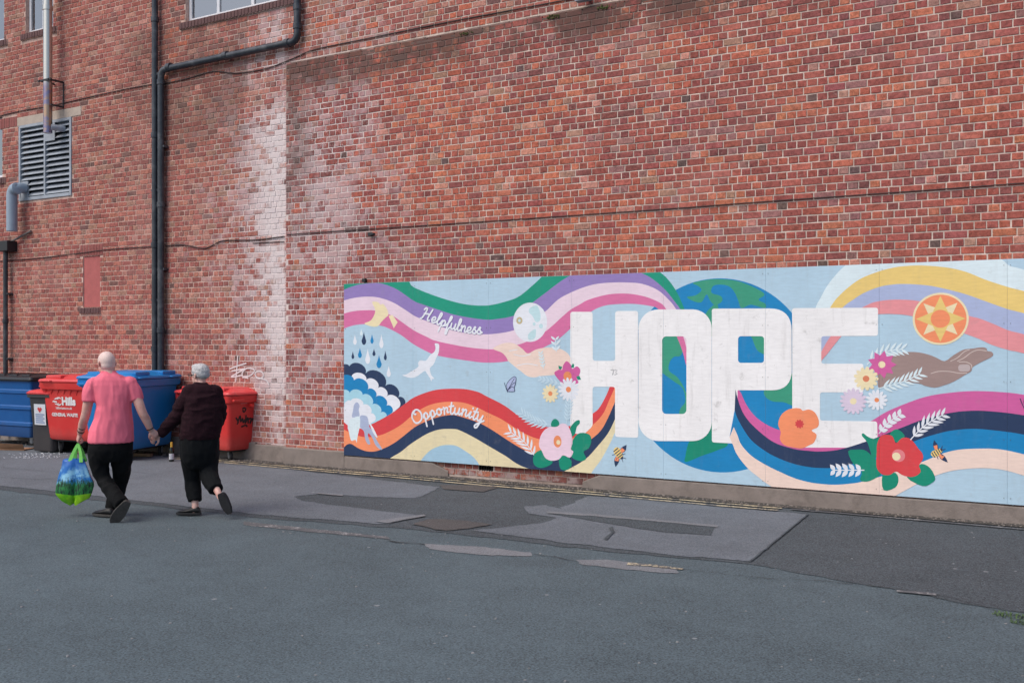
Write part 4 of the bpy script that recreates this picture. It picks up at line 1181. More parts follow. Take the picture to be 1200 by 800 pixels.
# big pink bloom with leaves
for l_ in ([(646, 499), (647, 493), (651, 490.5), (655, 494), (655, 499), (652, 502)], [(668, 502), (671, 497), (675, 493), (679, 492), (679.5, 496), (676, 500), (674, 508), (670, 511)], [(672, 514), (680, 507), (691, 509), (693, 517), (690, 525), (684, 529), (687, 537), (681, 540), (672, 537), (668, 530)],
           [(655, 537), (658, 533), (668, 537), (670, 545), (665, 550), (657, 549)], [(625, 536), (628, 530), (636, 527), (642, 536), (648, 541), (642, 546), (633, 548), (626, 544)]): fill('painted_leaf', l_, GRN2, n=3)
fill('painted_flower', [(632, 517), (634, 510), (638, 504), (644, 500), (650, 500), (654, 499), (658, 496), (664, 497), (668, 503), (670.5, 511), (671, 519), (669, 526), (672, 529), (668, 536), (660, 533), (655, 538), (646, 539.5), (639, 536), (635, 528), (632, 523)], BPINK, n=3)
cutfill('painted_flower_centre', [(disc(653.5, 517, .075, 20, .75), 0, 0), (disc(654.5, 518, .03, 10), 1, 2e-5)], [ECEN, LYEL])
# right-hand posy
sprig(1016, 427, 1058, 409, 7, 15, PALEW, -5, 3.0)
cutfill('painted_flower', [([(wp(1033.5, 427)[0] + (.15 if k % 2 == 0 else .098) * math.cos(math.pi * k / 9), wp(1033.5, 427)[1] + (.15 if k % 2 == 0 else .098) * math.sin(math.pi * k / 9)) for k in range(18)], 0, 0), (disc(1033.5, 427, .036, 16), 1, 2e-5)], [MAG, LYEL])
flower(1015, 443.6, .128, 13, LYEL, paint('rust', (216, 130, 96), .1), .034, .72)
flower(1000, 470, .142, 16, paint('faded_pink', (216, 202, 222), .1), LYEL, .034, .72)
flower(1027.5, 468.5, .112, 13, CW, ECEN, .024, .62)
sprig(1029, 455, 1078, 438, 8, 14, PALEW, 2, 2.8)
# orange poppy
fill('painted_flower', [(912, 497), (915, 487), (922, 480.5), (931, 478), (938, 478.5), (941, 481), (948, 479.5), (955, 483), (959.5, 492), (958.5, 500), (951, 504), (957, 509), (954, 518), (948, 521.5), (940, 525), (930, 524), (919, 521), (914, 514), (915, 506)], ORNG, n=3)
cutfill('painted_flower_centre', [(petals(937, 496.5, .05, 9, .7), 0, 0)], [RED])
# red camellia with leaves
for l_ in ([(994, 528.5), (1004, 526.5), (1013, 527), (1020, 532), (1030, 542), (1034, 553), (1026, 560), (1016, 564), (1008, 562), (1010, 552), (1000, 543)], [(1010, 510), (1012, 507.5), (1018, 512), (1026, 514), (1030, 512), (1038, 515), (1036, 524), (1024, 537), (1017, 519)],
           [(1034, 557), (1041, 553), (1050, 554), (1053, 562), (1049, 571), (1035.5, 574)], [(1043, 509), (1050, 502.5), (1058, 507), (1060, 513), (1052, 519)], [(1063, 559), (1074, 549), (1080, 543), (1090, 548), (1096, 560), (1091, 566), (1081, 569)]): fill('painted_leaf', l_, GRN2, n=3)
fill('painted_flower', [(1027.5, 530), (1028, 520), (1032, 511), (1039, 509), (1046, 511), (1050, 519), (1057, 513), (1065, 513), (1071, 518), (1076, 525), (1081, 531), (1081.5, 538), (1077, 545), (1079, 552), (1074, 557), (1066, 558.5), (1057, 556), (1050, 552), (1043, 556), (1034, 555.5), (1028, 549), (1027, 540)], RED, n=3)
cutfill('painted_flower_centre', [(disc(1053, 533.5, .066, 20), 0, 0), (disc(1050.5, 534.5, .042, 14), 1, 2e-5)], [paint('rose', (226, 130, 136), .1), LYEL])
sprig(1030, 508, 1054, 486, 5, 11, CW, -2, 4.8, ang=42)
sprig(1067, 515, 1105, 486, 7, 15, CW, -3, 3.4)
sprig(1013, 550.5, 977, 550.5, 5, 11, CW, 0, 5.0, ang=50)
# butterflies
def butterfly(px, py, s, lean):
    def T(p): return (px + s * (p[0] * math.cos(lean) - p[1] * math.sin(lean)), py + s * (p[0] * math.sin(lean) + p[1] * math.cos(lean)))
    fill('painted_butterfly', [T(p) for p in ((-2, 8), (-4, 0), (-1, -6), (4, -11), (7, -10), (7, -3), (6, 3), (7, 7), (3, 8))], LAV, n=3)
    strokes('painted_line', [[T(p) for p in l_] for l_ in (((-2, 8), (-4, 0), (-1, -6), (4, -11), (7, -10), (7, -3), (6, 3), (7, 7), (3, 8), (-2, 8)), ((-2, 7), (2, -2), (5, -9)), ((-2, 7), (4, -2), (7, -4)), ((-2, 7), (3, 2), (6, 3)), ((-7, -2), (-5, 3), (-2, 9)))], .75, BLACKP, 3)
butterfly(597.5, 451, .92, .1)
butterfly(1206, 470, 1.5, 0)
# bees
def bee(px, py, s, an, tips):
    def T(p): return (px + s * (p[0] * math.cos(an) - p[1] * math.sin(an)), py + s * (p[0] * math.sin(an) + p[1] * math.cos(an)))
    for tx, ty in tips:
        r0 = Vector((1, 2 if ty > 0 else -2)); t1 = Vector((tx, ty)); d = t1 - r0; nn = Vector((-d.y, d.x)).normalized()
        def lf(a, b, w_): return [T(r0 + d * (a + (b - a) * k / 6) + nn * w_ * math.sin(math.pi * (a + (b - a) * k / 6) ** .8)) for k in range(7)] + [T(r0 + d * (a + (b - a) * k / 6) - nn * w_ * math.sin(math.pi * (a + (b - a) * k / 6) ** .8)) for k in range(6, -1, -1)]
        fill('painted_bee_wing', lf(0, 1, 2.9), NAVY, False)
        fill('painted_bee_wing', lf(.04, .5, 2.3), ORNG, False)
    polys = [(W(smooth([T(p) for p in ((-7, -3), (-4, -4.5), (2, -3.4), (7, -1.5), (8, 1), (5, 3), (0, 4), (-5, 3.4), (-7.5, 0))], 3, True)), 0, 0)]
    for k, x in enumerate((-5.2, -2.2, .8, 3.6)): polys.append((W([T((x - .6, -3.6)), T((x + .6, -3.6)), T((x + .6, 3.4)), T((x - .6, 3.4))]), 1, 2e-5 + k * 1e-6))
    polys.append((W([T(p) for p in ((5.5, -2), (8, -.6), (8, 1.2), (5.5, 2.4))]), 1, 4e-5))
    cutfill('painted_bee', polys, [YELL, NAVY])
    strokes('painted_line', [[T(p) for p in l_] for l_ in (((7, -1), (10, -3)), ((8, 1), (11, 2)), ((3, 4), (4, 7)), ((-2, 4), (-3, 7)), ((4, -3), (5, -6)))], .6, BLACKP, 1)
bee(725, 531, 1.0, .9, ((-2, -13.6), (10, 12.6)))
bee(1098, 530, .95, -.58, ((5.6, -14.9), (4.7, 17.4)))

# ---- hand-lettered words
GLY = {
 'H': (1.35, [[(-.05, 1.5), (.1, 1.85), (.3, 1.75), (.25, 1.0), (.05, 0), (-.1, -.1)], [(1.0, 2.0), (.9, 1.2), (.8, .4), (.9, .05), (1.1, .1)], [(.15, .85), (.5, 1.0), (.9, 1.1)]]),
 'e': (.72, [[(.02, .4), (.4, .5), (.48, .85), (.28, 1), (.06, .7), (.1, .2), (.35, 0), (.68, .3)]]),
 'l': (.55, [[(0, .4), (.3, 1.2), (.36, 1.9), (.18, 1.95), (.1, 1.0), (.14, .2), (.32, 0), (.55, .3)]]),
 'p': (.85, [[(.02, .4), (.2, .95), (.16, 0), (.08, -1.05)], [(.18, .6), (.4, 1), (.62, .75), (.55, .2), (.3, .02), (.16, .2)], [(.5, .1), (.82, .35)]]),
 'f': (.62, [[(0, .4), (.36, 1.3), (.44, 1.9), (.26, 1.95), (.18, .8), (.14, -.9), (.32, -1), (.36, -.2), (.6, .3)]]),
 'u': (.86, [[(.03, .95), (.05, .25), (.24, 0), (.5, .35), (.58, 1)], [(.58, 1), (.56, .2), (.7, .02), (.86, .3)]]),
 'n': (.86, [[(.0, .8), (.1, 1), (.12, 0)], [(.12, .5), (.36, 1), (.54, .85), (.54, .2), (.68, .02), (.86, .3)]]),
 's': (.66, [[(0, .3), (.3, 1.08), (.42, 1.0)], [(.3, 1.08), (.34, .65), (.52, .35), (.34, .0), (.06, .14)], [(.3, .0), (.66, .3)]]),
 'O': (1.30, [[(.7, 1.95), (.3, 1.7), (.02, 1.0), (.15, .15), (.55, -.05), (1.05, .3), (1.25, 1.1), (1.1, 1.7), (.75, 1.95), (.4, 1.55), (.6, 1.3)]]),
 'o': (.8, [[(.4, 1), (.1, .8), (.08, .25), (.32, 0), (.58, .3), (.55, .8), (.36, 1), (.5, .8), (.8, .8)]]),
 'r': (.7, [[(.05, 1.05), (.15, .9), (.14, 0)], [(.14, .6), (.35, .98), (.55, .9), (.5, .3), (.7, .3)]]),
 't': (.62, [[(.3, 1.75), (.2, .8), (.22, .15), (.4, 0), (.62, .3)], [(0, 1.15), (.55, 1.25)]]),
 'i': (.5, [[(.05, .5), (.2, 1), (.16, .2), (.3, 0), (.5, .3)], [(.26, 1.5), (.28, 1.58)]]),
 'y': (.9, [[(.03, .95), (.08, .3), (.28, .05), (.52, .4), (.62, 1)], [(.62, 1), (.56, .0), (.4, -.95), (.15, -1.1), (.1, -.75), (.5, -.2), (.95, .35)]]),
}
def word(txt, base, xh, wd_):
    B = [Vector((a, b)) for a, b in smooth(base, 8)]
    cum = [0]
    for i in range(1, len(B)): cum.append(cum[-1] + (B[i] - B[i-1]).length)
    tot = sum(GLY[c][0] for c in txt); k = cum[-1] / tot
    def at(s_):
        s_ = max(0, min(cum[-1] - 1e-6, s_))
        for i in range(1, len(cum)):
            if cum[i] >= s_:
                t_ = (s_ - cum[i-1]) / (cum[i] - cum[i-1]); d = (B[i] - B[i-1]).normalized()
                return B[i-1].lerp(B[i], t_), d
    x = 0; lines = []
    for c in txt:
        adv, st_ = GLY[c]
        p, d = at((x + adv / 2) * k); up = Vector((d.y, -d.x))
        for l_ in st_:
            lines.append([tuple(p + d * ((q_[0] - adv / 2) * k) + up * (q_[1] * xh)) for q_ in l_])
        x += adv
    return strokes('painted_word', lines, wd_, CW, 4)
word('Helpfulness', [(494, 372.5), (505, 377), (520, 382.5), (535, 387), (550, 390), (565, 391.5)], 7.0, 2.3)
word('Opportunity', [(486, 496.5), (496, 492.5), (506, 489), (516, 486), (526, 484.9), (536, 485.4), (546, 487.6), (556, 491.3), (566, 495)], 7.6, 2.4)
# screw heads
scr = MB()
for k in range(PANELS + 1):
    for j in range(5):
        Z = MZ0 + .06 + j * (MZ1 - MZ0 - .12) / 4
        for dx in (-.03, .03):
            X = MX0 + k * PW + dx
            if MX0 < X < MX0 + PANELS * PW:
                y = -LSTEP * (LAYER[0] + 2)
                scr.tube([(X, y + .004, Z), (X, y - .0012, Z)], .0038, 6)
o = scr.build('screw_heads', mat('screw', (92, 88, 86), .6, .2)); o['kind'] = 'stuff'; adopt(o, mural)
# white scrawl on the brick wall above the small red bin
def wall_strokes(name, lines, wd_, m, Y, label, cat):
    q = MB(); c = 0
    for ln in lines:
        pts = [wp(x, y, Y) for x, y in smooth(ln, 5)]
        for quad, i in ribbon(pts, wd_):
            q.add([(a, Y - c * 1e-5, b) for a, b in quad], [(0, 1, 2, 3)]); c += 1
    o = q.build(name, m)
    for p in o.data.polygons:
        if p.normal.y > 0: p.flip()
    return tag(o, label, cat)
g = lambda x, y: (245 + x / 5.714, 415 + y / 5.714)
wall_strokes('graffiti_tag', [[g(192, 8), g(186, 90), g(178, 185)], [g(138, 98), g(190, 78), g(250, 60)], [g(150, 112), g(240, 96)], [g(240, 96), g(190, 125), g(148, 152), g(225, 140)],
    [g(228, 160), g(222, 125), g(250, 95), g(295, 98), g(302, 118), g(270, 145), g(225, 150), g(262, 160)], [g(318, 155), g(308, 130), g(330, 112), g(358, 122), g(362, 148), g(335, 162), g(318, 155), g(350, 162), g(385, 175), g(402, 206)]],
    .022, mat('white_spray', (214, 206, 208), .7, .1), YL - .0052, 'white spray scrawl on the brick wall above the small red bin', 'graffiti')

# =================================================================== BINS
def rr_ring(w_, d_, r, z, n=5, cx=0.0, cy=0.0):
    out = []
    for sx, sy, a0 in ((1, 1, 0), (-1, 1, 90), (-1, -1, 180), (1, -1, 270)):
        for k in range(n + 1):
            a = rad(a0 + 90 * k / n)
            out.append((cx + sx * (w_/2 - r) + r * math.cos(a), cy + sy * (d_/2 - r) + r * math.sin(a), z))
    return out
M_TYRE = mat('tyre_rubber', (34, 34, 36), .8, .2, 20)
M_GALV = mat('galvanised', (140, 142, 146), .45, .2, 12, metal=.4)
def castor(parent, x, y, r=.095, turn=0.3):
    q = MB(); c, s_ = math.cos(turn), math.sin(turn)
    def T(p): return (x + p[0]*c - p[1]*s_, y + p[0]*s_ + p[1]*c, p[2])
    ring = lambda rr_, yy: [T((rr_ * math.cos(2*math.pi*k/20), yy, r + rr_ * math.sin(2*math.pi*k/20))) for k in range(20)]
    q.loft([ring(r * .86, -.024), ring(r, -.016), ring(r, .016), ring(r * .86, .024)])
    wh = q.build('wheel', M_TYRE, parent, True, 35)
    q = MB(); q.loft([ring(r * .5, -.026), ring(r * .5, .026)]); q.build('hub', M_GALV, wh, True, 35)
    q = MB()
    for yy in (-.034, .030):
        a = [T(p) for p in ((-.02, yy, r - .012), (.02, yy, r - .012), (.045, yy, 2*r + .02), (-.045, yy, 2*r + .02), (-.02, yy + .004, r - .012), (.02, yy + .004, r - .012), (.045, yy + .004, 2*r + .02), (-.045, yy + .004, 2*r + .02))]
        q.add(a, [(0,1,2,3),(7,6,5,4),(0,4,5,1),(1,5,6,2),(2,6,7,3),(3,7,4,0)])
    q.tube([T((0, 0, 2*r + .012)), T((0, 0, 2*r + .07))], .028, 12)
    q.build('fork', M_GALV, parent)
def four_wheel_bin(m, mlid, wt=1.24, dt=.86, h=1.17, label='', z0=.235, teeth=False, loc=(0, 0), rz=0.0, lid_open=0.0, group=None):
    root = empty('wheeled_bin', (loc[0], loc[1], 0.0), rz)
    zr = h - .06
    q = MB()
    wb, db = wt * .84, dt * .76
    ring = []
    for t_ in (0, .03, .10, .55, .93, 1.0):
        k = t_; e = .03 if t_ == 0 else .0
        ring.append(rr_ring(wb + (wt - .05 - wb) * k - e, db + (dt - .05 - db) * k - e, .07, z0 + (zr - z0) * k, cy=-.02 * (1 - k)))
    q.loft(ring)
    # moulded belly panel on the front
    body = q.build('body', m, root, True, 35)
    q = MB()
    q.loft([rr_ring(wt - .05, dt - .05, .07, zr - .09), rr_ring(wt + .01, dt + .01, .075, zr - .075), rr_ring(wt + .03, dt + .03, .075, zr), rr_ring(wt + .03, dt + .03, .075, zr + .028), rr_ring(wt - .02, dt - .02, .07, zr + .034)], cap=False)
    q.build('rim', m, root, True, 30)
    if teeth:                                    # stiffening teeth below the rim
        n = 9
        for k in range(n):
            x = -wt/2 + .10 + (wt - .20) * k / (n - 1); yb = -dt/2 + .03; s_ = .045
            q = MB()
            q.add([(x - s_, yb - .012, zr - .085), (x + s_, yb - .012, zr - .085), (x, yb + .004, zr - .165), (x - s_, yb + .04, zr - .085), (x + s_, yb + .04, zr - .085), (x, yb + .04, zr - .165)],
                  [(0, 2, 1), (3, 4, 5), (0, 3, 5, 2), (1, 2, 5, 4), (0, 1, 4, 3)])
            q.build('tooth', m, root)
    # lid: shallow moulding with a raised centre and a rear hump
    zl = zr + .036
    q = MB()
    q.loft([rr_ring(wt + .05, dt + .05, .08, zl), rr_ring(wt + .06, dt + .06, .08, zl + .02), rr_ring(wt + .03, dt + .03, .08, zl + .045), rr_ring(wt - .10, dt - .12, .09, zl + .062),
            rr_ring(wt - .20, dt - .20, .09, zl + .095, cy=.01), rr_ring(wt - .42, dt - .40, .09, zl + .108, cy=.02)])
    lid = q.build('lid', mlid, root, True, 25)
    for sx in (-1, 1):
        q = MB(); q.box((sx * wt * .27 - .17, -dt/2 + .02, zl + .05), (sx * wt * .27 + .17, dt/2 - .10, zl + .112), .02); q.build('lid_rib', mlid, lid, True)
        q = MB(); q.tube(bend([(sx * (wt/2 - .22) - .11, -dt/2 - .015, zl + .02), (sx * (wt/2 - .22) - .11, -dt/2 - .065, zl + .02), (sx * (wt/2 - .22) + .11, -dt/2 - .065, zl + .02), (sx * (wt/2 - .22) + .11, -dt/2 - .015, zl + .02)], .03, 4), .013, 8); q.build('lid_handle', mlid, lid, True)
        # side grips and lifting trunnions
        q = MB(); q.tube([(sx * (wt/2 - .01), 0, zr - .13), (sx * (wt/2 + .055), 0, zr - .13)], .028, 14); q.build('trunnion', m, root, True)
        q = MB(); q.box((sx * (wt/2 + .035) - .028, -dt/2 + .05, zr - .055), (sx * (wt/2 + .035) + .028, -dt/2 + .25, zr - .02), .01); q.build('grip', m, root, True)
        q = MB(); q.box((sx * (wt/2 + .035) - .028, dt/2 - .26, zr - .055), (sx * (wt/2 + .035) + .028, dt/2 - .05, zr - .02), .01); q.build('grip', m, root, True)
        q = MB(); q.box((sx * wt * .3 - .06, dt/2 + .0, zl - .01), (sx * wt * .3 + .06, dt/2 + .06, zl + .06), .015); q.build('hinge', mlid, root, True)
    q = MB(); q.box((-wb/2 + .06, -db/2 + .04, z0 - .03), (wb/2 - .06, db/2 - .06, z0 + .004), .01); q.build('chassis', M_BLK, root)
    for sx in (-1, 1):
        for sy in (-1, 1): castor(root, sx * (wb/2 - .13), sy * (db/2 - .13) - .02, .09 if z0 > .2 else .072, random.uniform(-.9, .9))
    return tag(root, label, 'bin', group)
def plastic(name, rgb, fade, k=.35):
    m = bpy.data.materials.new(name); t = NT(m); o_ = t.obj()
    c = t.mix(t.math('MULTIPLY', t.remap(t.noise(2.2, 6, .6, o_), .42, .70), k), lin(rgb), lin(fade))
    c = t.mix(t.math('MULTIPLY', t.remap(t.noise(9, 7, .75, o_, .5), .60, .72), .35), c, lin((92, 70, 66)))
    z_ = t.xyz(o_)[2]
    c = t.mix(t.math('MULTIPLY', t.remap(t.math('ADD', z_, t.math('MULTIPLY', t.noise(6, 5, .7, o_), .3)), .42, .60, 1, 0), .2), c, lin((90, 78, 74)))
    t.l(c, t.b.inputs['Base Color']); t.b.inputs['Roughness'].default_value = .42
    t.bump(t.noise(7, 3, .5, o_), .12, .02)
    return m
M_RED = plastic('red_plastic', (206, 48, 46), (222, 92, 84)); M_REDL = plastic('red_plastic_lid', (214, 66, 68), (226, 112, 108), .6)
M_BLUE = plastic('blue_plastic', (0, 118, 186), (16, 132, 200)); M_BLUEL = plastic('blue_plastic_lid', (10, 118, 188), (44, 140, 204), .5)
M_NAVYB = plastic('navy_steel', (0, 80, 146), (6, 96, 166)); M_LIDB = plastic('black_lid', (34, 36, 42), (62, 64, 70), .4)
M_CHAR = plastic('charcoal_plastic', (52, 52, 55), (76, 74, 74), .4)

def wall_rot(deg): return rad(deg)
# small red bin at the right
b = gp(250, 536)
bR = four_wheel_bin(M_RED, M_REDL, 1.38, .80, 1.03, 'small red wheeled bin with black scribble on its side, beside the lime stained wall', z0=.165, loc=(0, 0), rz=rad(-7))
# put its near right bottom corner under pixel (266, 538)
def put_corner(o, px, py, lx, ly):
    p = gp(px, py); a = o.rotation_euler.z
    o.location = (p.x - (lx * math.cos(a) - ly * math.sin(a)), p.y - (lx * math.sin(a) + ly * math.cos(a)), 0)
put_corner(bR, 269, 541, 1.38 * .42, -.80 * .38)
bB = four_wheel_bin(M_BLUE, M_BLUEL, 1.22, 1.0, 1.27, 'large blue wheeled bin behind the couple, between the two red bins', z0=.18, loc=(0, 0), rz=rad(104))
put_corner(bB, 152, 541, -1.22 * .42, -1.0 * .38)
bL = four_wheel_bin(M_RED, M_REDL, 1.34, .98, 1.19, 'large red wheeled bin lettered Hills General Waste, with toothed rim', teeth=True, loc=(0, 0), rz=rad(5))
put_corner(bL, 58, 531, -1.34 * .42, -.98 * .38)

# big steel bin with black lid at the far left
root = empty('steel_bin', (0, 0, 0), rad(2))
wt, dt, h = 1.5, 1.0, 1.25
q = MB(); rings = []
prof = [(.15, .80), (.17, .82), (.33, .86), (.35, .90), (.40, .90), (.42, .865), (.62, .89), (.64, .93), (.69, .93), (.71, .90), (.90, .93), (.92, .965), (.97, .965), (.99, .94), (1.13, .97)]
for z, k in prof: rings.append(rr_ring(wt * k, dt * k, .05, z))
q.loft(rings); q.build('body', M_NAVYB, root, True, 30)
q = MB(); q.loft([rr_ring(wt + .03, dt + .03, .06, 1.13), rr_ring(wt + .05, dt + .05, .06, 1.16), rr_ring(wt + .03, dt + .03, .06, 1.20), rr_ring(wt - .25, dt - .25, .06, 1.245)]); lid = q.build('lid', M_LIDB, root, True, 25)
for k in range(4):
    q = MB(); q.box((-wt/2 + .15 + k * .34, -dt/2 + .05, 1.205), (-wt/2 + .36 + k * .34, dt/2 - .08, 1.245), .012); q.build('lid_rib', M_LIDB, lid)
for sx in (-1, 1):
    q = MB(); q.tube([(sx * wt * .47, 0, .95), (sx * (wt * .47 + .09), 0, .95)], .03, 12); q.build('trunnion', M_NAVYB, root, True)
    for sy in (-1, 1): castor(root, sx * .48, sy * .28, .072, random.uniform(-1, 1))
tag(root, 'dark blue ribbed steel bin with a black lid at the row end', 'bin')
put_corner(root, 36, 523, wt * .41, -dt * .41)

# slim charcoal wheelie bin with a red lid
root = empty('wheelie_bin', (0, 0, 0), rad(6))
q = MB(); q.loft([rr_ring(.43, .50, .05, .03, cy=-.02), rr_ring(.44, .52, .05, .06, cy=-.02), rr_ring(.47, .58, .05, .5), rr_ring(.52, .66, .05, .93)]); q.build('body', M_CHAR, root, True, 35)
q = MB(); q.loft([rr_ring(.53, .67, .05, .90), rr_ring(.57, .71, .05, .91), rr_ring(.57, .71, .05, .955), rr_ring(.53, .67, .05, .96)], cap=False); q.build('rim', M_CHAR, root, True, 30)
q = MB(); q.loft([rr_ring(.58, .73, .06, .962), rr_ring(.59, .74, .06, .985), rr_ring(.54, .66, .07, 1.015), rr_ring(.40, .48, .08, 1.035)]); q.build('lid', M_REDL, root, True, 25)
q = MB(); q.tube([(-.2, .40, .97), (.2, .40, .97)], .018, 10); q.box((-.22, .33, .93), (-.18, .41, .98)); q.box((.18, .33, .93), (.22, .41, .98)); q.build('handle', M_CHAR, root)
for sx in (-1, 1):
    q = MB(); q.tube([(sx * .21, .26, .1), (sx * .26, .26, .1)], .1, 18); q.build('wheel', M_TYRE, root, True)
M_STK = mat('sticker_white', (206, 210, 216), .5, .06); M_STB = mat('sticker_print', (120, 140, 176), .5, .1); M_STR = mat('sticker_red', (196, 60, 60), .5, .1)
tag(root, 'slim charcoal wheelie bin with a red lid and a white sticker', 'bin')
put_corner(root, 62, 531, .215, -.25)
def face_quad(root_, x0, x1, z0, z1, zlo, ylo, zhi, yhi, off=.003):
    """flat quad lying on the sloping front of a bin (local coordinates)"""
    yy = lambda z: ylo + (yhi - ylo) * (z - zlo) / (zhi - zlo) - off
    return [(x0, yy(z0), z0), (x1, yy(z0), z0), (x1, yy(z1), z1), (x0, yy(z1), z1)]
FS = dict(zlo=.06, ylo=-.28, zhi=.93, yhi=-.33)
q = MB(); q.add(face_quad(root, -.13, .13, .46, .80, off=.006, **FS), [(0, 1, 2, 3)]); stk = q.build('sticker', M_STK, root)
q = MB(); q.add([(-.028 + .028 * 0, 0, 0)] * 0, []); 
yy = -.32
hp = [(.05 * 16 * math.sin(a) ** 3 / 16, (.05 * (13 * math.cos(a) - 5 * math.cos(2*a) - 2 * math.cos(3*a) - math.cos(4*a)) / 16)) for a in [2*math.pi*k/24 for k in range(24)]]
fy = lambda z: FS['ylo'] + (FS['yhi'] - FS['ylo']) * (z - FS['zlo']) / (FS['zhi'] - FS['zlo']) - .009
q = MB(); q.add([(x, fy(.71 + z), .71 + z) for x, z in hp], [tuple(range(24))]); q.build('heart_print', M_STR, stk)
q = MB()
for k in range(5): q.add(face_quad(root, -.10, .10 - .03 * (k % 2), .49 + k * .033, .508 + k * .033, off=.009, **FS), [(0, 1, 2, 3)])
o = q.build('print_lines', M_STB, stk); o['kind'] = 'stuff'

# ---- lettering on the large red bin
M_PRINT = mat('white_print', (226, 222, 222), .5, .05)
def text_part(txt, size, lx, z, root_, zlo, ylo, zhi, yhi, bold=0.0, parent=None, off=.006, rz=0, side='front', m=None, name='lettering'):
    cu = bpy.data.curves.new('txt', 'FONT'); cu.body = txt; cu.size = size; cu.align_x = 'CENTER'; cu.align_y = 'CENTER'; cu.offset = bold; cu.resolution_u = 3
    tmp = bpy.data.objects.new('txt', cu); COL.objects.link(tmp)
    dg = bpy.context.evaluated_depsgraph_get(); me = bpy.data.meshes.new_from_object(tmp.evaluated_get(dg)); bpy.data.objects.remove(tmp)
    me.materials.clear(); me.materials.append(m or M_PRINT); me.name = name
    sl_ = math.atan2(yhi - ylo, zhi - zlo)
    for v in me.vertices:
        x, u = v.co.x, v.co.y; zz = z + u * math.cos(sl_)
        v.co = Vector((lx + x, ylo + (yhi - ylo) * (zz - zlo) / (zhi - zlo) - off, zz))
    return link(bpy.data.objects.new(name, me), parent or root_)
FB = dict(zlo=.235, ylo=-.98 * .76 / 2 - .02, zhi=1.13, yhi=-(.98 - .05) / 2)
aL = bL.rotation_euler.z
def loc_on_front(px, py, o, fb):
    """photo pixel -> local x, z on a bin's front"""
    n = Vector((math.sin(o.rotation_euler.z), -math.cos(o.rotation_euler.z), 0)); mid = (fb['ylo'] + fb['yhi']) / 2
    p0 = o.location + n * (-mid)
    p = ray_plane(px, py, p0, n); d = p - o.location
    return d.x * math.cos(o.rotation_euler.z) + d.y * math.sin(o.rotation_euler.z), p.z
x0, z0 = loc_on_front(81.5, 470.5, bL, FB); x1, z1 = loc_on_front(75.5, 478, bL, FB); x2, z2 = loc_on_front(76, 486, bL, FB); x3, z3 = loc_on_front(69, 470, bL, FB)
text_part('Hills', .175, x0, z0, bL, bold=.009, **FB); text_part('hillswaste.co.uk', .058, x1, z1, bL, bold=.001, **FB); text_part('GENERAL WASTE', .075, x2, z2, bL, bold=.003, **FB)
q = MB(); fyb = lambda z: FB['ylo'] + (FB['yhi'] - FB['ylo']) * (z - FB['zlo']) / (FB['zhi'] - FB['zlo']) - .006
for k, (dx, rx, rz_) in enumerate(((.02, .075, .07), (-.03, .06, .055))):           # swirl emblem
    for sgn in (0, 1):
        a0 = math.pi * .15 if sgn == 0 else math.pi * 1.15
        o_, i_ = [], []
        for j in range(11):
            a = a0 + math.pi * .75 * j / 10; w_ = .35 * math.sin(math.pi * j / 10)
            o_.append((x3 + dx + rx * math.cos(a), z3 + rz_ * math.sin(a))); i_.append((x3 + dx + rx * (1 - w_) * math.cos(a), z3 + rz_ * (1 - w_) * math.sin(a)))
        pts = o_ + i_[::-1]
        q.add([(x, fyb(z) - k * .0005 - sgn * .0002, z) for x, z in pts], [(j, j + 1, 20 - j, 21 - j) for j in range(10)])
q.add([(x, fyb(z) - .0012, z) for x, z in ((x3 - .13, z3 - .01), (x3 - .02, z3 - .025), (x3 - .02, z3 + .0), (x3 - .10, z3 + .012))], [(0, 1, 2, 3)])
q.build('emblem', M_PRINT, bL)
# ---- scribble and sticker on the right side of the small red bin
aR = bR.rotation_euler.z
def loc_on_side(px, py, o, half):
    n = Vector((math.cos(o.rotation_euler.z), math.sin(o.rotation_euler.z), 0)); p0 = o.location + n * half
    p = ray_plane(px, py, p0, n); d = p - o.location
    return -d.x * math.sin(o.rotation_euler.z) + d.y * math.cos(o.rotation_euler.z), p.z
def side_x(z): return 1.38 * .84 / 2 + ((1.38 - .05) / 2 - 1.38 * .84 / 2) * (z - .165) / (.97 - .165)
def side_strokes(lines, wd_, m, name):
    q = MB(); c = 0
    for ln in lines:
        pts = []
        for x, y in smooth(ln, 4): pts.append(loc_on_side(x, y, bR, 1.38 * .455))
        for quad, i in ribbon(pts, wd_):
            q.add([(side_x(b_) + .004 + c * 1e-5, a_, b_) for a_, b_ in quad], [(0, 1, 2, 3)]); c += 1
    return q.build(name, m, bR)
side_strokes([[(276, 489), (279, 494), (278, 497)], [(279, 493), (281, 487), (282, 494), (284, 490), (285, 495), (287, 491)], [(288, 486), (287.5, 496), (290, 489), (291, 496)], [(291, 491), (294, 490), (293, 496), (296, 490), (297, 499)], [(283, 500), (288, 498), (290, 500)], [(297.5, 487), (298, 500)]], .026, mat('black_marker', (34, 26, 28), .6, .1), 'scribble')
side_strokes([[(283, 479), (285, 477.5), (287, 479.5), (285, 482.5), (283.5, 480)]], .024, MATS['black_marker'], 'scribble')
xs_, zs_ = loc_on_side(286, 471, bR, 1.38 * .48)
q = MB(); q.add([(side_x(zs_ + dz) + .006, xs_ + dy, zs_ + dz) for dy, dz in ((-.06, -.02), (.06, -.02), (.06, .02), (-.06, .02))], [(0, 1, 2, 3)]); q.build('sticker', M_STK, bR)

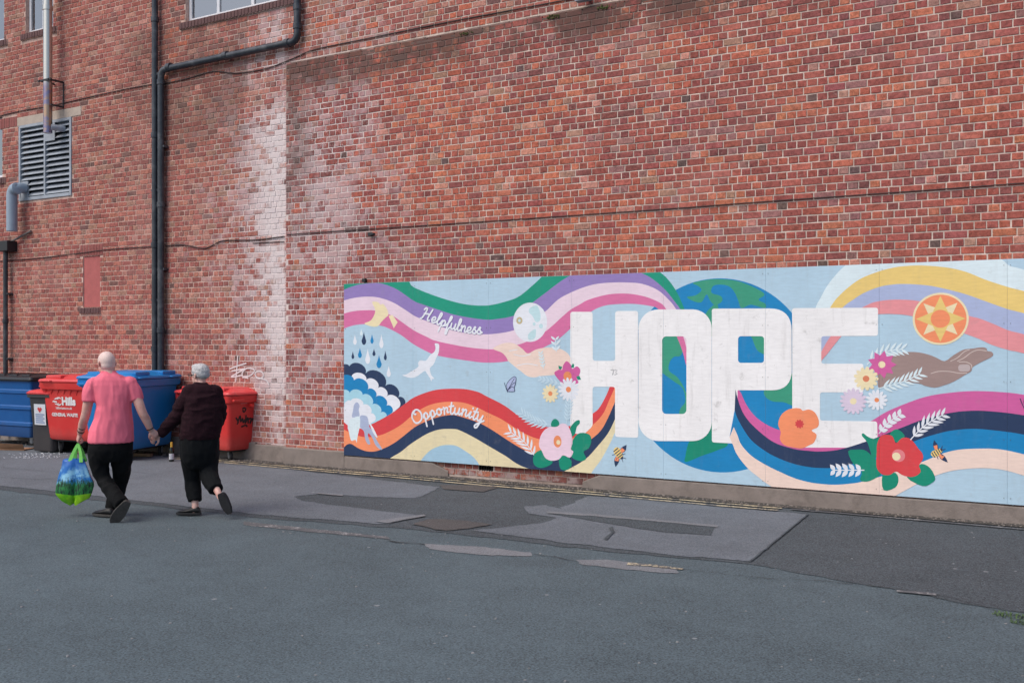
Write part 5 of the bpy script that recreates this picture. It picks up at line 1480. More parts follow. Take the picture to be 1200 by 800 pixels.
# ---- litter round the bins
M_BOT = bpy.data.materials.new('bottle_glass'); t = NT(M_BOT); t.l(t.ramp(t.noise(4, 2, .5, t.obj()), [(.3, lin((16, 18, 14))), (.7, lin((30, 34, 24)))]), t.b.inputs['Base Color']); t.b.inputs['Roughness'].default_value = .08
p = gp(201, 541)
bot = empty('glass_bottle', (p.x, p.y, 0))
prof = [(.0, .030), (.004, .036), (.17, .036), (.20, .030), (.225, .016), (.285, .0135)]
q = MB(); q.loft([[(r * math.cos(2*math.pi*k/18), r * math.sin(2*math.pi*k/18), z) for k in range(18)] for z, r in prof]); q.build('bottle_body', M_BOT, bot, True, 40)
q = MB(); q.loft([[(.017 * math.cos(2*math.pi*k/14), .017 * math.sin(2*math.pi*k/14), z) for k in range(14)] for z in (.225, .30)]); q.build('foil_neck', mat('yellow_foil', (206, 160, 60), .4, .1), bot, True, 40)
q = MB(); q.loft([[(.0368 * math.cos(2*math.pi*k/18), .0368 * math.sin(2*math.pi*k/18), z) for k in range(18)] for z in (.04, .13)], cap=False); q.build('paper_label', mat('bottle_label', (190, 190, 196), .6, .15), bot, True, 40)
tag(bot, 'dark glass bottle with yellow neck standing beside the small red bin', 'bottle')
def flat_box(name, px, py, rz, sx, sy, sz, m, label, cat, tilt=0.0):
    p = gp(px, py); q = MB(); q.box((-sx/2, -sy/2, 0), (sx/2, sy/2, sz), min(.004, sz * .3))
    o = q.build(name, m); o.location = (p.x, p.y, .013); o.rotation_euler = (tilt, 0, rz); return tag(o, label, cat)
M_CARD = mat('cardboard', (150, 112, 84), .9, .15, 8); M_WOOD = mat('old_timber', (120, 96, 74), .85, .25, 12)
cb = empty('cardboard_box', tuple(gp(20, 527)), rad(20)); cb.location.z = .01
q = MB(); q.box((-.24, -.14, 0), (.24, .14, .02)); q.build('base', M_CARD, cb)
q = MB(); q.add([(-.24, -.14, .02), (.24, -.14, .02), (.27, -.22, .11), (-.22, -.20, .12), (-.24, -.136, .02), (.24, -.136, .02), (.27, -.216, .11), (-.22, -.196, .12)], [(0,1,2,3),(7,6,5,4),(0,4,5,1),(1,5,6,2),(2,6,7,3),(3,7,4,0)]); q.build('flap', M_CARD, cb)
q = MB(); q.add([(-.24, -.14, .02), (-.24, .14, .02), (-.36, .12, .07), (-.34, -.12, .09), (-.236, -.14, .02), (-.236, .14, .02), (-.356, .12, .07), (-.336, -.12, .09)], [(0,1,2,3),(7,6,5,4),(0,4,5,1),(1,5,6,2),(2,6,7,3),(3,7,4,0)]); q.build('flap', M_CARD, cb)
tag(cb, 'flattened brown cardboard box lying under the dark blue steel bin', 'box')
flat_box('timber_offcut', 160, 535, rad(14), .55, .07, .045, M_WOOD, 'old timber offcut on the ground under the large blue bin', 'timber')
flat_box('timber_offcut', 93, 531, rad(-25), .32, .08, .03, M_WOOD, 'short timber offcut on the ground under the large red bin', 'timber')
def scatter(name, n, gen, smin, smax, m, z=.014):
    q = MB()
    for _ in range(n):
        p = gen()
        if p is None: continue
        r = random.uniform(smin, smax); k = random.choice((4, 5, 6)); ph = random.uniform(0, 6.28); hgt = r * random.uniform(.3, .7)
        lo = [(p[0] + r * math.cos(ph + 2*math.pi*j/k) * random.uniform(.7, 1.2), p[1] + r * math.sin(ph + 2*math.pi*j/k) * random.uniform(.7, 1.2), z) for j in range(k)]
        hi = [(p[0] + (a_[0] - p[0]) * .6, p[1] + (a_[1] - p[1]) * .6, z + hgt) for a_ in lo]
        q.loft([lo, hi])
    o = q.build(name, m); o['kind'] = 'stuff'; return o
# grit along the foot of the wall, broken glass by the bins, flecks on the road
tag(scatter('grit', 1600, lambda: (random.uniform(-17, 2), -.02 - abs(random.gauss(0, .10)), 0), .004, .018, mat('grit_stone', (120, 112, 106), .9, .3, 30)), 'grey grit and small stones along the foot of the wall', 'grit')
def gl():
    p = gp(random.gauss(40, 16), random.uniform(531, 538)); return (p.x, p.y)
tag(scatter('broken_glass', 160, gl, .004, .014, mat('glass_chips', (190, 194, 200), .2, .1)), 'pale chips of broken glass on the ground by the charcoal bin', 'glass chips')
def fl_():
    p = gp(random.uniform(0, 1200), random.uniform(600, 800) if random.random() < .7 else random.uniform(575, 640)); return (p.x, p.y)
tag(scatter('pale_flecks', 170, fl_, .004, .013, mat('fleck', (128, 130, 132), .9, .2), .002), 'pale flecks and crumbs scattered over the road', 'debris')
# weeds at the road edge
def tuft(px, py, n, R, hgt):
    q = MB()
    p = gp(px, py)
    for _ in range(n):
        a = random.uniform(0, 6.28); r = R * math.sqrt(random.random()); x, y = p.x + r * 1.6 * math.cos(a), p.y + r * math.sin(a)
        l_ = hgt * random.uniform(.5, 1.1); b_ = random.uniform(0, 6.28); w_ = .004
        dx, dy = math.cos(b_), math.sin(b_)
        q.add([(x - dy * w_, y + dx * w_, .004), (x + dy * w_, y - dx * w_, .004), (x + dx * l_ * .4 + dy * w_ * .7, y + dy * l_ * .4 - dx * w_ * .7, l_ * .6), (x + dx * l_ * .4 - dy * w_ * .7, y + dy * l_ * .4 + dx * w_ * .7, l_ * .6), (x + dx * l_, y + dy * l_, l_ * .8)], [(0, 1, 2, 3), (3, 2, 4)])
    return q
M_GRASS = mat('weed_green', (72, 96, 52), .8, .3, 30)
tag(tuft(1184, 722, 90, .07, .03).build('weed_tuft', M_GRASS), 'low green weeds growing in the road edge crack', 'weeds', kind='stuff')
tag(tuft(1203, 731, 90, .06, .03).build('weed_tuft', M_GRASS), 'second patch of low green weeds beside the road crack', 'weeds', kind='stuff')
# moss clumps on the ledge
for (px, py) in ((648, 20), (708, 10), (545, 42)):
    X, Z = wp(px, py, YR); q = MB()
    for _ in range(40):
        x, z, y = X + random.gauss(0, .05), ZL - .06 + random.gauss(0, .012), YR + random.uniform(-.012, .01); r = random.uniform(.006, .014)
        q.loft([[(x + r * math.cos(2*math.pi*k/5), y, z + r * math.sin(2*math.pi*k/5)) for k in range(5)], [(x + r * .4 * math.cos(2*math.pi*k/5), y - r, z + r * .4 * math.sin(2*math.pi*k/5)) for k in range(5)]])
    o = q.build('moss', mat('moss', (86, 92, 50), .95, .3, 30)); tag(o, 'small green moss clump growing on the brick ledge', 'moss', 'moss on the ledge', 'stuff')

# =================================================================== PEOPLE
def skin_material(name, rgb):
    m = bpy.data.materials.new(name); t = NT(m); o_ = t.obj()
    c = t.mix(t.remap(t.noise(18, 5, .6, o_), .35, .7), lin(rgb), lin((rgb[0] - 12, rgb[1] - 26, rgb[2] - 26)))
    t.l(c, t.b.inputs['Base Color']); t.b.inputs['Roughness'].default_value = .55
    t.b.inputs['Subsurface Weight'].default_value = .08
    t.b.inputs['Subsurface Radius'].default_value = (.012, .005, .003)
    return m
M_SKIN = skin_material('skin_fair', (214, 172, 160))
M_SKIN2 = skin_material('skin_pale', (216, 178, 166))
M_POLO = mat('pink_pique', (238, 118, 138), .85, .07, 5, .25, 260, spec=.2)
M_JUMP = mat('maroon_knit', (38, 17, 25), .95, .4, 60, .5, 220, spec=.2)
M_TROU = mat('black_trousers', (15, 16, 18), .9, .2, 6, .2, 200, spec=.2)
M_TROU2 = mat('black_slacks', (14, 17, 20), .9, .2, 6, .2, 200, spec=.2)
M_SHOE = mat('black_shoe', (22, 23, 25), .55, .2, 15); M_SOLE = mat('grey_sole', (66, 64, 62), .85, .25, 25, .5, 90)
M_SOLE2 = mat('black_sole', (36, 37, 40), .85, .2, 25, .5, 90)
M_GREYH = mat('grey_hair', (186, 185, 186), .7, .14, 45, .6, 120); M_WHITEH = mat('white_stubble', (222, 196, 188), .55, .06, 40, .2, 200)
M_BLACK = mat('black_item', (26, 26, 28), .4, .1)

def ellipse(c, ax, ay, a, b, n=18, sq=2.0):
    out = []
    for k in range(n):
        t_ = 2 * math.pi * k / n; cx, sy = math.cos(t_), math.sin(t_)
        e = 2.0 / sq
        out.append(c + ax * (a * math.copysign(abs(cx) ** e, cx)) + ay * (b * math.copysign(abs(sy) ** e, sy)))
    return out
def limb(mb, pts, rs, flat=None, n=14, ends=True):
    """tapered limb with round ends along 3D points"""
    pts = [Vector(p) for p in pts]
    if len(pts) > 2:
        full = cr(pts, 4); m_ = len(full) - 1; N = len(rs) - 1
        rr_ = []
        for i in range(len(full)):
            u = i / m_ * N; k = min(int(u), N - 1); rr_.append(rs[k] + (rs[k+1] - rs[k]) * (u - k))
        pts, rs = full, rr_
    if ends:
        d0 = (pts[0] - pts[1]).normalized(); d1 = (pts[-1] - pts[-2]).normalized()
        pts = [pts[0] + d0 * rs[0] * .85, pts[0] + d0 * rs[0] * .55] + pts + [pts[-1] + d1 * rs[-1] * .55, pts[-1] + d1 * rs[-1] * .85]
        rs = [rs[0] * .35, rs[0] * .8] + list(rs) + [rs[-1] * .8, rs[-1] * .35]
    mb.tube(pts, list(rs), n)
def ball(mb, c, ax, ay, az, a, b, h, n=18, m_=12):
    rings = []
    for j in range(1, m_):
        t_ = math.pi * j / m_
        rings.append(ellipse(c - az * (h * math.cos(t_)), ax, ay, a * math.sin(t_), b * math.sin(t_), n))
    mb.loft(rings)
def solid(mb, name, m, parent, vox, sm=4, fold=None):
    """union of the closed pieces -> one continuous smooth surface"""
    me = bpy.data.meshes.new(name); me.from_pydata(mb.v, [], mb.f)
    bm = bmesh.new(); bm.from_mesh(me); bmesh.ops.recalc_face_normals(bm, faces=bm.faces[:]); bm.to_mesh(me); bm.free()
    tmp = bpy.data.objects.new('tmp', me); COL.objects.link(tmp)
    r = tmp.modifiers.new('r', 'REMESH'); r.mode = 'VOXEL'; r.voxel_size = vox; r.use_smooth_shade = True
    s_ = tmp.modifiers.new('s', 'SMOOTH'); s_.factor = .5; s_.iterations = sm
    dg = bpy.context.evaluated_depsgraph_get()
    out = bpy.data.meshes.new_from_object(tmp.evaluated_get(dg)); bpy.data.objects.remove(tmp)
    if fold:
        out.update()
        nr = [v.normal.copy() for v in out.vertices]
        for v, n_ in zip(out.vertices, nr): v.co += n_ * fold(v.co)
    out.materials.clear(); out.materials.append(m); out.name = name
    out.polygons.foreach_set('use_smooth', [True] * len(out.polygons))
    o = link(bpy.data.objects.new(name, out))
    return adopt(o, parent)
def hand(mb, wrist, kn, back, L=.088, curl=.5, thumb=1, width=.078, spread=.0, tc=.5):
    """palm from wrist towards kn, back of the hand facing `back`, five fingers that bend towards the palm"""
    d = (Vector(kn) - Vector(wrist)).normalized(); back = (back - d * back.dot(d)).normalized(); side = d.cross(back)
    w0 = Vector(wrist); rings = []
    for t_, a, b in ((0, .028, .021), (.25, .034, .019), (.6, width * .5, .017), (.95, width * .5, .014), (1.08, width * .44, .010)):
        rings.append(ellipse(w0 + d * L * t_, side, back, a, b, 14, 2.5))
    mb.loft(rings)
    for k, (off, fl) in enumerate(((-.75, .060), (-.25, .072), (.25, .068), (.75, .052))):
        off *= thumb
        p = w0 + d * L * .97 + side * (off * width * .5); pts = [p - d * .012]; ang = 0; dirv = d.copy()
        for s_ in (.45, .32, .25):
            ang += curl * (1.15 if s_ < .4 else .9)
            dirv = (d * math.cos(ang) - back * math.sin(ang)) + side * (spread * off)
            p = p + dirv.normalized() * fl * s_ * 1.12; pts.append(p)
        limb(mb, pts, [.0098, .0094, .0085, .0075], n=8)
    b0 = w0 + d * L * .28 - side * (thumb * width * .36) - back * .006
    t1 = b0 + (d * .6 - side * thumb * .75 - back * .35 * tc).normalized() * .038
    t2 = t1 + (d * .85 - side * thumb * .2 - back * .75 * tc).normalized() * .032
    t3 = t2 + (d * .8 + side * thumb * .25 - back * .8 * tc).normalized() * .024
    limb(mb, [b0, t1, t2, t3], [.015, .0125, .011, .009], n=8)
def head(mb, c, face, tilt=0.0, s_=1.0):
    """skull, jaw, nose, brow, lips, ears; face = horizontal direction"""
    f = face.normalized(); r = f.cross(UP).normalized(); u = UP
    ball(mb, c + f * -.008 * s_ + u * .022 * s_, r, f, u, .077 * s_, .097 * s_, .098 * s_, 22, 16)
    ball(mb, c + f * .022 * s_ - u * .045 * s_, r, f, u, .060 * s_, .070 * s_, .075 * s_, 18, 12)
    ball(mb, c + f * .060 * s_ - u * .092 * s_, r, f, u, .028 * s_, .026 * s_, .024 * s_, 12, 8)     # chin
    limb(mb, [c + f * .085 * s_ + u * .012 * s_, c + f * .104 * s_ - u * .022 * s_, c + f * .098 * s_ - u * .036 * s_], [.010 * s_, .014 * s_, .013 * s_], n=8)   # nose
    ball(mb, c + f * .079 * s_ + u * .022 * s_, r, f, u, .050 * s_, .016 * s_, .012 * s_, 12, 8)     # brow
    ball(mb, c + f * .084 * s_ - u * .060 * s_, r, f, u, .024 * s_, .012 * s_, .010 * s_, 10, 8)     # lips
    for sg in (-1, 1):
        ec = c + r * (sg * .078 * s_) - f * .010 * s_ - u * .008 * s_
        a = (f * .75 + r * sg * .0 + u * .2).normalized()
        ball(mb, ec + r * sg * .007 * s_ - f * .006 * s_, (f * .9 - r * sg * .45).normalized(), (r * sg * .9 + f * .45).normalized(), u, .020 * s_, .008 * s_, .033 * s_, 12, 8)
def eyes(parent, c, face, m_eye, s_=1.0):
    f = face.normalized(); r = f.cross(UP).normalized()
    for sg in (-1, 1):
        mb = MB(); ball(mb, c + f * .082 * s_ + r * (sg * .031 * s_) + UP * .004 * s_, r, f, UP, .012, .010, .010, 10, 8)
        adopt(mb.build('eye', m_eye, None, True, 80), parent)
def shoe(name, heel, toe, up, parent, msole, mupper, w_=.098, high=.085):
    """heel, toe: points on the underside; up: from sole to instep"""
    heel, toe = Vector(heel), Vector(toe); d = (toe - heel).normalized(); L = (toe - heel).length
    up = (up - d * up.dot(d)).normalized(); s_ = d.cross(up)
    def prof(t_): return w_ * .5 * (.60 + .30 * math.sin(math.pi * min(1, t_ * 1.05)) + .20 * math.sin(math.pi * t_ ** 2.0)) * (1 if t_ > .06 else .8) * (1 if t_ < .94 else .72)
    mb = MB()
    for (z0, z1, sc) in ((0, .022, 1.04),):
        lo, hi = [], []
        N = 16
        for k in range(N + 1): t_ = k / N; lo.append(heel + d * L * t_ + s_ * prof(t_) * sc)
        for k in range(N, -1, -1): t_ = k / N; lo.append(heel + d * L * t_ - s_ * prof(t_) * sc)
        hi = [p + up * z1 for p in lo]
        mid = [p + up * z1 * .5 + (p - (heel + toe) / 2).normalized() * .003 for p in lo]
        mb.loft([lo, mid, hi])
    mu = MB(); rings = []
    for t_, h_ in ((.0, .05), (.03, high * .85), (.12, high), (.28, high * .98), (.42, high * .82), (.6, high * .66), (.8, high * .55), (.94, high * .42), (1.0, high * .2)):
        c = heel + d * L * (t_ * .97 + .015); a = prof(t_) * .97
        ring = []
        for k in range(14):
            an = math.pi * 2 * k / 14; zz = math.sin(an); xx = math.cos(an)
            ring.append(c + s_ * (a * xx * (1 - .18 * max(0, zz))) + up * (.018 + (h_ - .018) * (.5 + .5 * zz) if zz > 0 else .018 + (h_ - .018) * .5 * (1 + zz)))
        rings.append(ring)
    mu.loft(rings)
    o = adopt(mu.build(name, mupper, None, True, 60), parent)
    so = mb.build('sole', msole, None, True, 40); adopt(so, o)
    return o
def fold_noise(amp, sx, sz, seed, base=0.0):
    def f(co):
        p = Vector((co.x * sx, co.y * sx, co.z * sz)) + Vector((seed, seed * .7, 0))
        n_ = noise.noise(p) * .65 + noise.noise(p * 2.3) * .35
        return base + amp * (1 - abs(n_) * 2.4)
    return f
def body_axes(deg): # heading: camera forward turned left by deg
    a = rad(deg); f = (FWD * math.cos(a) - RGT * math.sin(a)); return f, f.cross(UP)

# ------------------------------------------------------------------ the man
man = empty('person', tuple(gp(131, 607)), TH); man.location.z = 0.0
tag(man, 'bald person in a pink polo shirt walking away with a shopping bag', 'person')
f, r = body_axes(22)
ZM = 10.40
mhead = P(124.3, 425.5, ZM + .03); mface = body_axes(50)[0]
LS, RS = P(107.5, 449, ZM - .06), P(154.5, 448, ZM + .06)
LE, LW = P(100.3, 486, ZM - .06), P(94.0, 507.5, ZM + .06)
LH = P(91.2, 516, ZM + .08)
RE, RW = P(166.3, 482, ZM + .03), P(176.5, 503.5, ZM + .10)
RH = P(183.5, 510.5, ZM + .13)
hipL, hipR = P(118, 524, ZM - .04), P(142.5, 524, ZM + .04)
kneeL, ankL = P(123.5, 563, ZM - .02), P(143.5, 589, ZM - .22)
kneeR, ankR = P(141, 561, ZM + .20), P(130.0, 598, ZM + .14)
mb = MB()
head(mb, mhead, mface, s_=1.04)
limb(mb, [P(125, 431, ZM + .03), P(127.5, 437, ZM + .02), P(129, 446, ZM)], [.066, .070, .085])
limb(mb, [P(130, 455, ZM), P(130, 485, ZM), P(130, 515, ZM)], [.12, .13, .13])
limb(mb, [LS + (RS - LS) * .09 - UP * .03, P(104.6, 467, ZM - .07), LE, P(97.2, 496, ZM), LW], [.050, .052, .045, .044, .031])
limb(mb, [RS - (RS - LS) * .09 - UP * .03, P(160, 466, ZM + .04), RE, P(171.5, 492, ZM + .06), RW], [.050, .052, .045, .044, .031])
hand(mb, LW, LH, (-RGT * .8 - FWD * .5).normalized(), curl=1.05, thumb=-1, tc=.9)
hand(mb, RW, RH, (-FWD * .75 + UP * .5).normalized(), curl=.75, thumb=-1, tc=.8)
for a, b_, c in ((hipL, kneeL, ankL), (hipR, kneeR, ankR)): limb(mb, [a, (a + b_) / 2, b_, (b_ + c) / 2, c], [.05, .045, .035, .035, .03])
solid(mb, 'body', M_SKIN, man, .0062, 3)
eyes(man, mhead, mface, M_BLACK)
# thin white hair round the back of the head
mb = MB(); u = UP; fr = mface.cross(UP)
ball(mb, mhead - mface * .010 + UP * .024, fr, mface, UP, .0815, .1005, .1005, 22, 14)
ball(mb, mhead - mface * .034 - UP * .020, fr, mface, UP, .074, .072, .060, 20, 12)
solid(mb, 'hair', M_WHITEH, man, .006, 2)
# polo shirt
mb = MB(); rings = []
for px, py, a, b_, dz in ((126.8, 433.5, .058, .058, .03), (127.6, 437, .075, .068, .02), (129, 441, .120, .082, 0), (130.5, 445, .180, .098, 0), (131.2, 451, .204, .116, 0), (133.2, 462, .180, .128, 0), (134.0, 475, .166, .134, 0), (132.8, 490, .178, .146, 0), (130.8, 503, .208, .156, 0), (130, 514, .216, .160, 0), (130, 517.5, .214, .160, 0)):
    rings.append(ellipse(P(px, py, ZM + dz), r, f, a, b_, 22, 2.35))
mb.loft(rings)
limb(mb, [LS + (RS - LS) * .08 - UP * .01, P(106.5, 458, ZM - .06), P(105.2, 470.5, ZM - .075)], [.070, .073, .070], ends=False)
limb(mb, [RS - (RS - LS) * .08 - UP * .01, P(156.2, 457, ZM + .05), P(160, 469, ZM + .045)], [.070, .072, .067], ends=False)
ball(mb, LS + (RS - LS) * .07 - UP * .012, r, f, UP, .078, .078, .070); ball(mb, RS - (RS - LS) * .07 - UP * .012, r, f, UP, .076, .078, .070)
fs = fold_noise(.010, 8, 3.0, 7.7)
solid(mb, 'polo_shirt', M_POLO, man, .008, 4, fs)
q = MB(); q.loft([ellipse(P(127.2, 435.6, ZM + .02), r, f, .074, .070, 20), ellipse(P(126.5, 432.3, ZM + .03), r, f, .063, .064, 20), ellipse(P(126.5, 432.0, ZM + .03), r, f, .058, .059, 20)], cap=False); adopt(q.build('collar', M_POLO, None, True, 60), man)
# trousers
mb = MB(); rings = []
for px, py, a, b_ in ((130, 510, .200, .145), (130, 519, .206, .150), (129.8, 527, .204, .148), (129.5, 534, .185, .130), (130, 540, .13, .10)):
    rings.append(ellipse(P(px, py, ZM), r, f, a, b_, 22, 2.5))
mb.loft(rings)
limb(mb, [P(117.5, 520, ZM - .04), P(116.8, 533, ZM - .04), P(116.8, 547, ZM - .03), P(122.0, 562, ZM - .03), P(131.5, 577, ZM - .13), P(143, 590.5, ZM - .22)], [.108, .106, .082, .068, .070, .068], ends=False)
limb(mb, [P(142.3, 520, ZM + .04), P(142.3, 533, ZM + .06), P(142.4, 547, ZM + .10), P(140.8, 562, ZM + .19), P(136.5, 579, ZM + .17), P(131, 596, ZM + .14)], [.108, .108, .092, .076, .072, .068], ends=False)
solid(mb, 'trousers', M_TROU, man, .008, 4, fold_noise(.012, 7, 5, 9.2))
shoe('shoe', P(150, 588, ZM - .27), P(131.5, 613.5, ZM - .24), (FWD * .9 - RGT * .38 + UP * .25), man, M_SOLE, M_SHOE, .108, .088)
tp = gp(115.5, 604.5); hp_ = gp(132.5, 606.5)
shoe('shoe', hp_ + UP * .012, hp_ + (tp - hp_).normalized() * .285 + UP * .012, UP, man, M_SOLE, M_SHOE, .104, .09)
# wrist bands
def wristband(a, b_, t0, rr_, m, name='wristband'):
    a, b_ = Vector(a), Vector(b_); d = (b_ - a).normalized(); p = a.lerp(b_, t0); o1 = d.orthogonal().normalized(); o2 = d.cross(o1)
    pts = [p + (o1 * math.cos(2*math.pi*k/18) + o2 * math.sin(2*math.pi*k/18)) * rr_ for k in range(18)]
    q = MB(); rings = []
    for k in range(18):
        c = pts[k]; n_ = (c - p).normalized(); rings.append([c + n_ * .004 + d * .005, c + n_ * .004 - d * .005, c - n_ * .003 - d * .005, c - n_ * .003 + d * .005])
    q.loft(rings + [rings[0]], cap=False); return q.build(name, m, None)
for t_ in (.68, .86): adopt(wristband(LE, LW, t_, .036 - .004 * t_, M_BLACK), man)
adopt(wristband(RE, RW, .93, .034, M_BLACK, 'watch'), man)

# ------------------------------------------------------------------ shopping bag
def bag_material():
    m = bpy.data.materials.new('printed_bag'); t = NT(m); p = t.obj(); x, y, z = t.xyz(p)
    n1 = t.noise(30, 6, .75, t.scale(p, (2.2, 2.2, .55))); n2 = t.noise(7, 4, .6, p)
    zz = t.math('ADD', z, t.math('MULTIPLY', t.math('SUBTRACT', n1, .5), .34))
    skyc = t.mix(t.remap(n2, .46, .60), lin((8, 108, 186)), lin((138, 196, 226)))
    skyc = t.mix(t.remap(z, .30, .44), skyc, lin((4, 92, 176)))
    gr = t.mix(t.remap(n1, .40, .60), lin((3, 26, 30)), lin((44, 128, 66)))
    c = t.mix(t.remap(zz, .215, .275), gr, skyc)
    lime = t.mix(t.remap(n2, .3, .7), lin((84, 168, 20)), lin((150, 206, 36)))
    c = t.mix(t.remap(t.math('ADD', t.math('ADD', z, t.math('MULTIPLY', t.math('ABSOLUTE', x), -.12)), t.math('MULTIPLY', y, .1)), .085, .093), lime, c)
    t.l(c, t.b.inputs['Base Color']); t.b.inputs['Roughness'].default_value = .4
    return m
bc = P(89.3, 590, ZM + .10)
bag = empty('shopping_bag', tuple(bc), TH)
tag(bag, 'blue and green printed shopping bag with lime handles held by the person in pink', 'bag')
s_ = (ZM + .10) / F
def bl(px, py, dy): return ((px - 89.3) * s_, dy, (590 - py) * s_)
q = MB(); rings = []
# outline: rows of (y, x_left, x_right, half depth, crease x)
rows = [(590, 82, 92, .03, 87.5), (584, 73, 107, .07, 88.3), (577, 65.5, 110, .085, 89), (567, 67, 113, .085, 90), (556, 70, 107.5, .072, 91), (546, 72.5, 103, .055, 92), (538.5, 74, 99.5, .034, 92)]
for yy, xl, xr, hd, xc in rows:
    ring = []
    w_ = (xr - xl)
    for t_ in (0, .1, .25, .42, .5, .58, .75, .9, 1.0):
        x = xl + w_ * t_; dep = -hd * math.sin(math.pi * min(max(t_, .06), .94)) ** .45
        if t_ == .5: dep *= .45; x = xc
        elif t_ in (.42, .58): dep *= .85
        ring.append(bl(x, yy + 2.2 * math.cos(t_ * 9 + yy), dep))
    for t_ in (.9, .75, .58, .5, .42, .25, .1):
        x = xl + w_ * t_; dep = hd * math.sin(math.pi * t_) ** .45 * (.5 if t_ == .5 else 1)
        ring.append(bl(x, yy - 1.5, dep))
    rings.append(ring)
q.loft(rings)
bo = q.build('bag_body', bag_material(), bag, True, 50)
sd = bo.modifiers.new('sub', 'SUBSURF'); sd.subdivision_type = 'CATMULL_CLARK'; sd.levels = 2; sd.render_levels = 2
at_ = bo.data.attributes.new('crease_edge', 'FLOAT', 'EDGE')
for e_ in bo.data.edges:
    za, zb = bo.data.vertices[e_.vertices[0]].co.z, bo.data.vertices[e_.vertices[1]].co.z
    at_.data[e_.index].value = .75 if (za < .075 and zb < .075) or (za > .41 and zb > .41) else .35
M_LIME = mat('lime_strap', (120, 206, 96), .6, .08)
hc = LW.lerp(LH, 1.0); hx, hz = 91.5, 519
for sgn, (xa, xb) in ((-1, (83, 96.5)), (1, (86, 99))):
    q = MB(); pts = cr([Vector(bl(xa, 540, sgn * .03)), Vector(bl((xa + hx) / 2 - .6, 530, sgn * .015)), Vector(bl(hx - .6, 521.5, sgn * .006)), Vector(bl(hx + .8, 521.5, sgn * .006)), Vector(bl((xb + hx) / 2 + 1, 530, sgn * .015)), Vector(bl(xb, 541, sgn * .03))], 5)
    rings = []
    for i, p in enumerate(pts):
        d = (pts[min(i+1, len(pts)-1)] - pts[max(0, i-1)]).normalized(); n_ = Vector((0, 1, 0)); b_ = d.cross(n_).normalized()
        wv = .015 if .15 < i / len(pts) < .85 else .018
        rings.append([p + b_ * wv + n_ * .002, p + b_ * wv - n_ * .002, p - b_ * wv - n_ * .002, p - b_ * wv + n_ * .002])
    q.loft(rings); q.build('handle', M_LIME, bag, True, 50)

# ------------------------------------------------------------------ the woman
wom = empty('person', tuple(gp(224, 603)), TH)
tag(wom, 'grey haired person in a dark maroon jumper and cropped black trousers', 'person')
f, r = body_axes(28)
ZW = 10.60
whead = P(234.0, 439.5, ZW + .04); wface = body_axes(62)[0]
LS, RS = P(221, 459.5, ZW - .06), P(253.5, 459.5, ZW + .06)
LE, LW = P(206.5, 487.5, ZW - .04), P(186.3, 509.3, ZW - .02)
LH = P(178.8, 514.5, ZW - .03)
RE, RW = P(258, 486, ZW + .06), P(252, 503, ZW + .26)
hipL, hipR = P(224, 522, ZW - .04), P(243.5, 522, ZW + .04)
kneeL, ankL = P(225.5, 560, ZW + .06), P(229, 592.5, ZW - .02)
kneeR, ankR = P(243.8, 553, ZW + .0), P(255.3, 576, ZW - .22)
mb = MB()
head(mb, whead, wface, s_=.96)
limb(mb, [P(234.5, 443, ZW + .03), P(235, 448, ZW + .02), P(235.5, 455, ZW)], [.052, .054, .066])
limb(mb, [P(236, 465, ZW), P(236, 490, ZW), P(234, 515, ZW)], [.11, .12, .125])
limb(mb, [LS, P(214, 473, ZW - .05), LE, P(197, 498, ZW - .03), LW], [.055, .050, .042, .040, .028])
limb(mb, [RS, P(257, 473, ZW + .06), RE, RW], [.055, .050, .042, .029])
hand(mb, LW, LH, (-FWD * .8 + UP * .35).normalized(), L=.080, curl=.7, thumb=1, width=.070, tc=.7)
hand(mb, RW, RW + FWD * .07 - UP * .05, RGT, L=.080, curl=.4, thumb=1, width=.070)
for a, b_, c in ((hipL, kneeL, ankL), (hipR, kneeR, ankR)): limb(mb, [a, (a + b_) / 2, b_, (b_ + c) / 2, c], [.07, .06, .045, .042, .034])
limb(mb, [ankL, P(227.5, 598, ZW - .02)], [.034, .034]); limb(mb, [ankR, P(258.3, 583, ZW - .25)], [.033, .032])
solid(mb, 'body', M_SKIN2, wom, .0062, 3)
eyes(wom, whead, wface, M_BLACK, .96)
# short grey hair: a cap with a nape line
mb = MB(); fr = wface.cross(UP)
ball(mb, whead - wface * .014 + UP * .040, fr, wface, UP, .085, .100, .086, 22, 14)
ball(mb, whead + wface * .030 + UP * .082, fr, wface, UP, .062, .060, .040, 16, 10)
ball(mb, whead - wface * .036 + UP * .016, fr, wface, UP, .080, .080, .064, 20, 12)
def hairn(co): return .006 * noise.noise(co * 34) + .003 * noise.noise(co * 80)
hr = solid(mb, 'hair', M_GREYH, wom, .0055, 2, hairn)
# glasses
q = MB()
for sg in (-1, 1):
    e = whead + wface * .102 + fr * (sg * .034) + UP * .004
    ring = [e + fr * (.026 * math.cos(2*math.pi*k/16)) + UP * (.019 * math.sin(2*math.pi*k/16)) for k in range(17)]
    q.tube(ring, .003, 6, False)
    q.tube([e + fr * sg * .026, e + fr * sg * .048 - wface * .03, whead + fr * sg * .080 - wface * .012 + UP * .004], .0032, 6)
q.tube([whead + wface * .104 - fr * .008 + UP * .006, whead + wface * .104 + fr * .008 + UP * .006], .003, 6)
adopt(q.build('glasses', M_BLACK), wom)
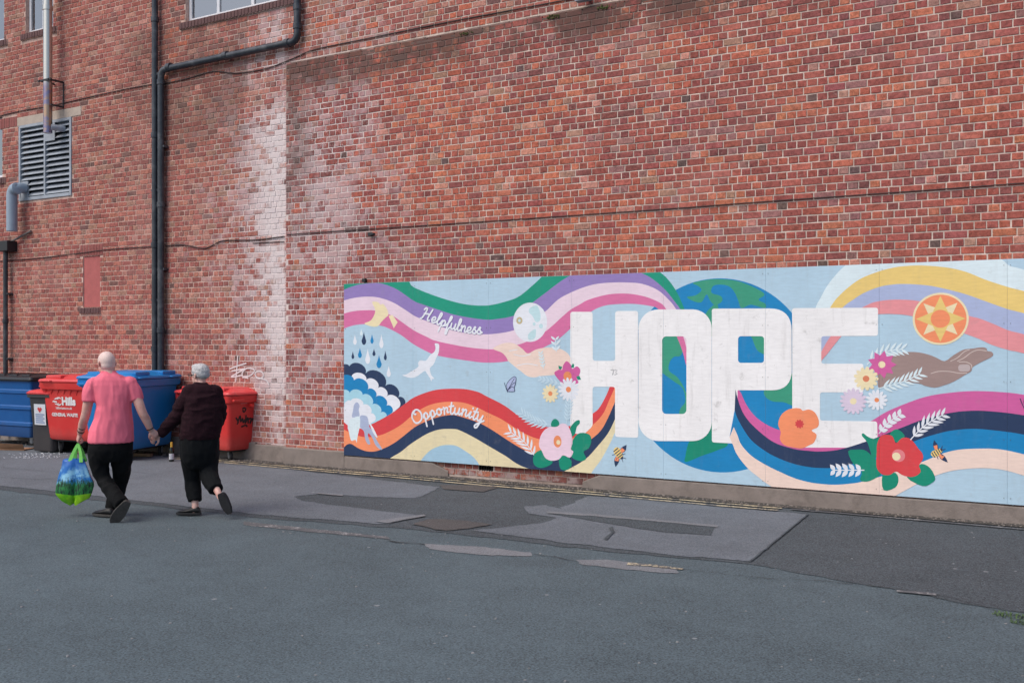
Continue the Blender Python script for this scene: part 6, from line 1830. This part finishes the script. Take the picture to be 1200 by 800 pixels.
# jumper
mb = MB(); rings = []
for px, py, a, b_ in ((234.9, 448.6, .062, .058), (235.1, 450.5, .078, .068), (236, 453.8, .122, .090), (237, 458.5, .168, .112), (238, 465, .190, .128), (238.2, 477, .196, .142), (237, 490, .206, .155), (235, 502, .206, .162), (234, 510, .198, .160), (234, 513.5, .192, .156)):
    rings.append(ellipse(P(px, py, ZW), r, f, a, b_, 22, 2.3))
mb.loft(rings)
limb(mb, [LS + (RS - LS) * .14, P(215.5, 472, ZW - .05), P(207, 487.5, ZW - .04), P(197, 498.5, ZW - .03), P(187.6, 508.3, ZW - .02)], [.082, .079, .070, .056, .043], ends=False)
limb(mb, [RS - (RS - LS) * .12, P(256, 472, ZW + .06), P(257.5, 487, ZW + .08), P(252.5, 502, ZW + .24)], [.078, .070, .062, .046], ends=False)
ball(mb, LS + (RS - LS) * .10, r, f, UP, .088, .085, .085); ball(mb, RS - (RS - LS) * .08, r, f, UP, .082, .085, .082)
solid(mb, 'jumper', M_JUMP, wom, .008, 4, fold_noise(.013, 5, 9, 1.7))
# cropped trousers
mb = MB(); rings = []
for px, py, a, b_ in ((234, 508, .186, .145), (234, 519, .194, .155), (234, 530, .190, .152), (234, 540, .165, .13), (234.5, 548, .12, .10)):
    rings.append(ellipse(P(px, py, ZW), r, f, a, b_, 22, 2.5))
mb.loft(rings)
limb(mb, [P(223.4, 520, ZW - .03), P(223.6, 533, ZW), P(224.6, 547, ZW + .02), P(225.6, 562, ZW + .05), P(227, 576, ZW + .02), P(228.3, 586.5, ZW - .01)], [.104, .106, .096, .083, .073, .066], ends=False)
limb(mb, [P(244.4, 520, ZW + .04), P(244.2, 533, ZW + .04), P(243.8, 545, ZW + .03), P(244.8, 556, ZW - .02), P(249, 566, ZW - .12), P(253, 573.5, ZW - .19)], [.104, .106, .098, .090, .080, .071], ends=False)
solid(mb, 'trousers', M_TROU2, wom, .008, 4, fold_noise(.010, 7, 4, 5.5))
hp_ = gp(235.0, 604); tp = gp(208.5, 603.6)
shoe('shoe', hp_ + UP * .012, hp_ + (tp - hp_).normalized() * .255 + UP * .012, UP, wom, M_SOLE2, M_SHOE, .092, .088)
shoe('shoe', P(257.2, 578.5, ZW - .31), P(268.8, 602, ZW - .27), (FWD * .9 + RGT * .25 + UP * .3), wom, M_SOLE2, M_SHOE, .096, .080)
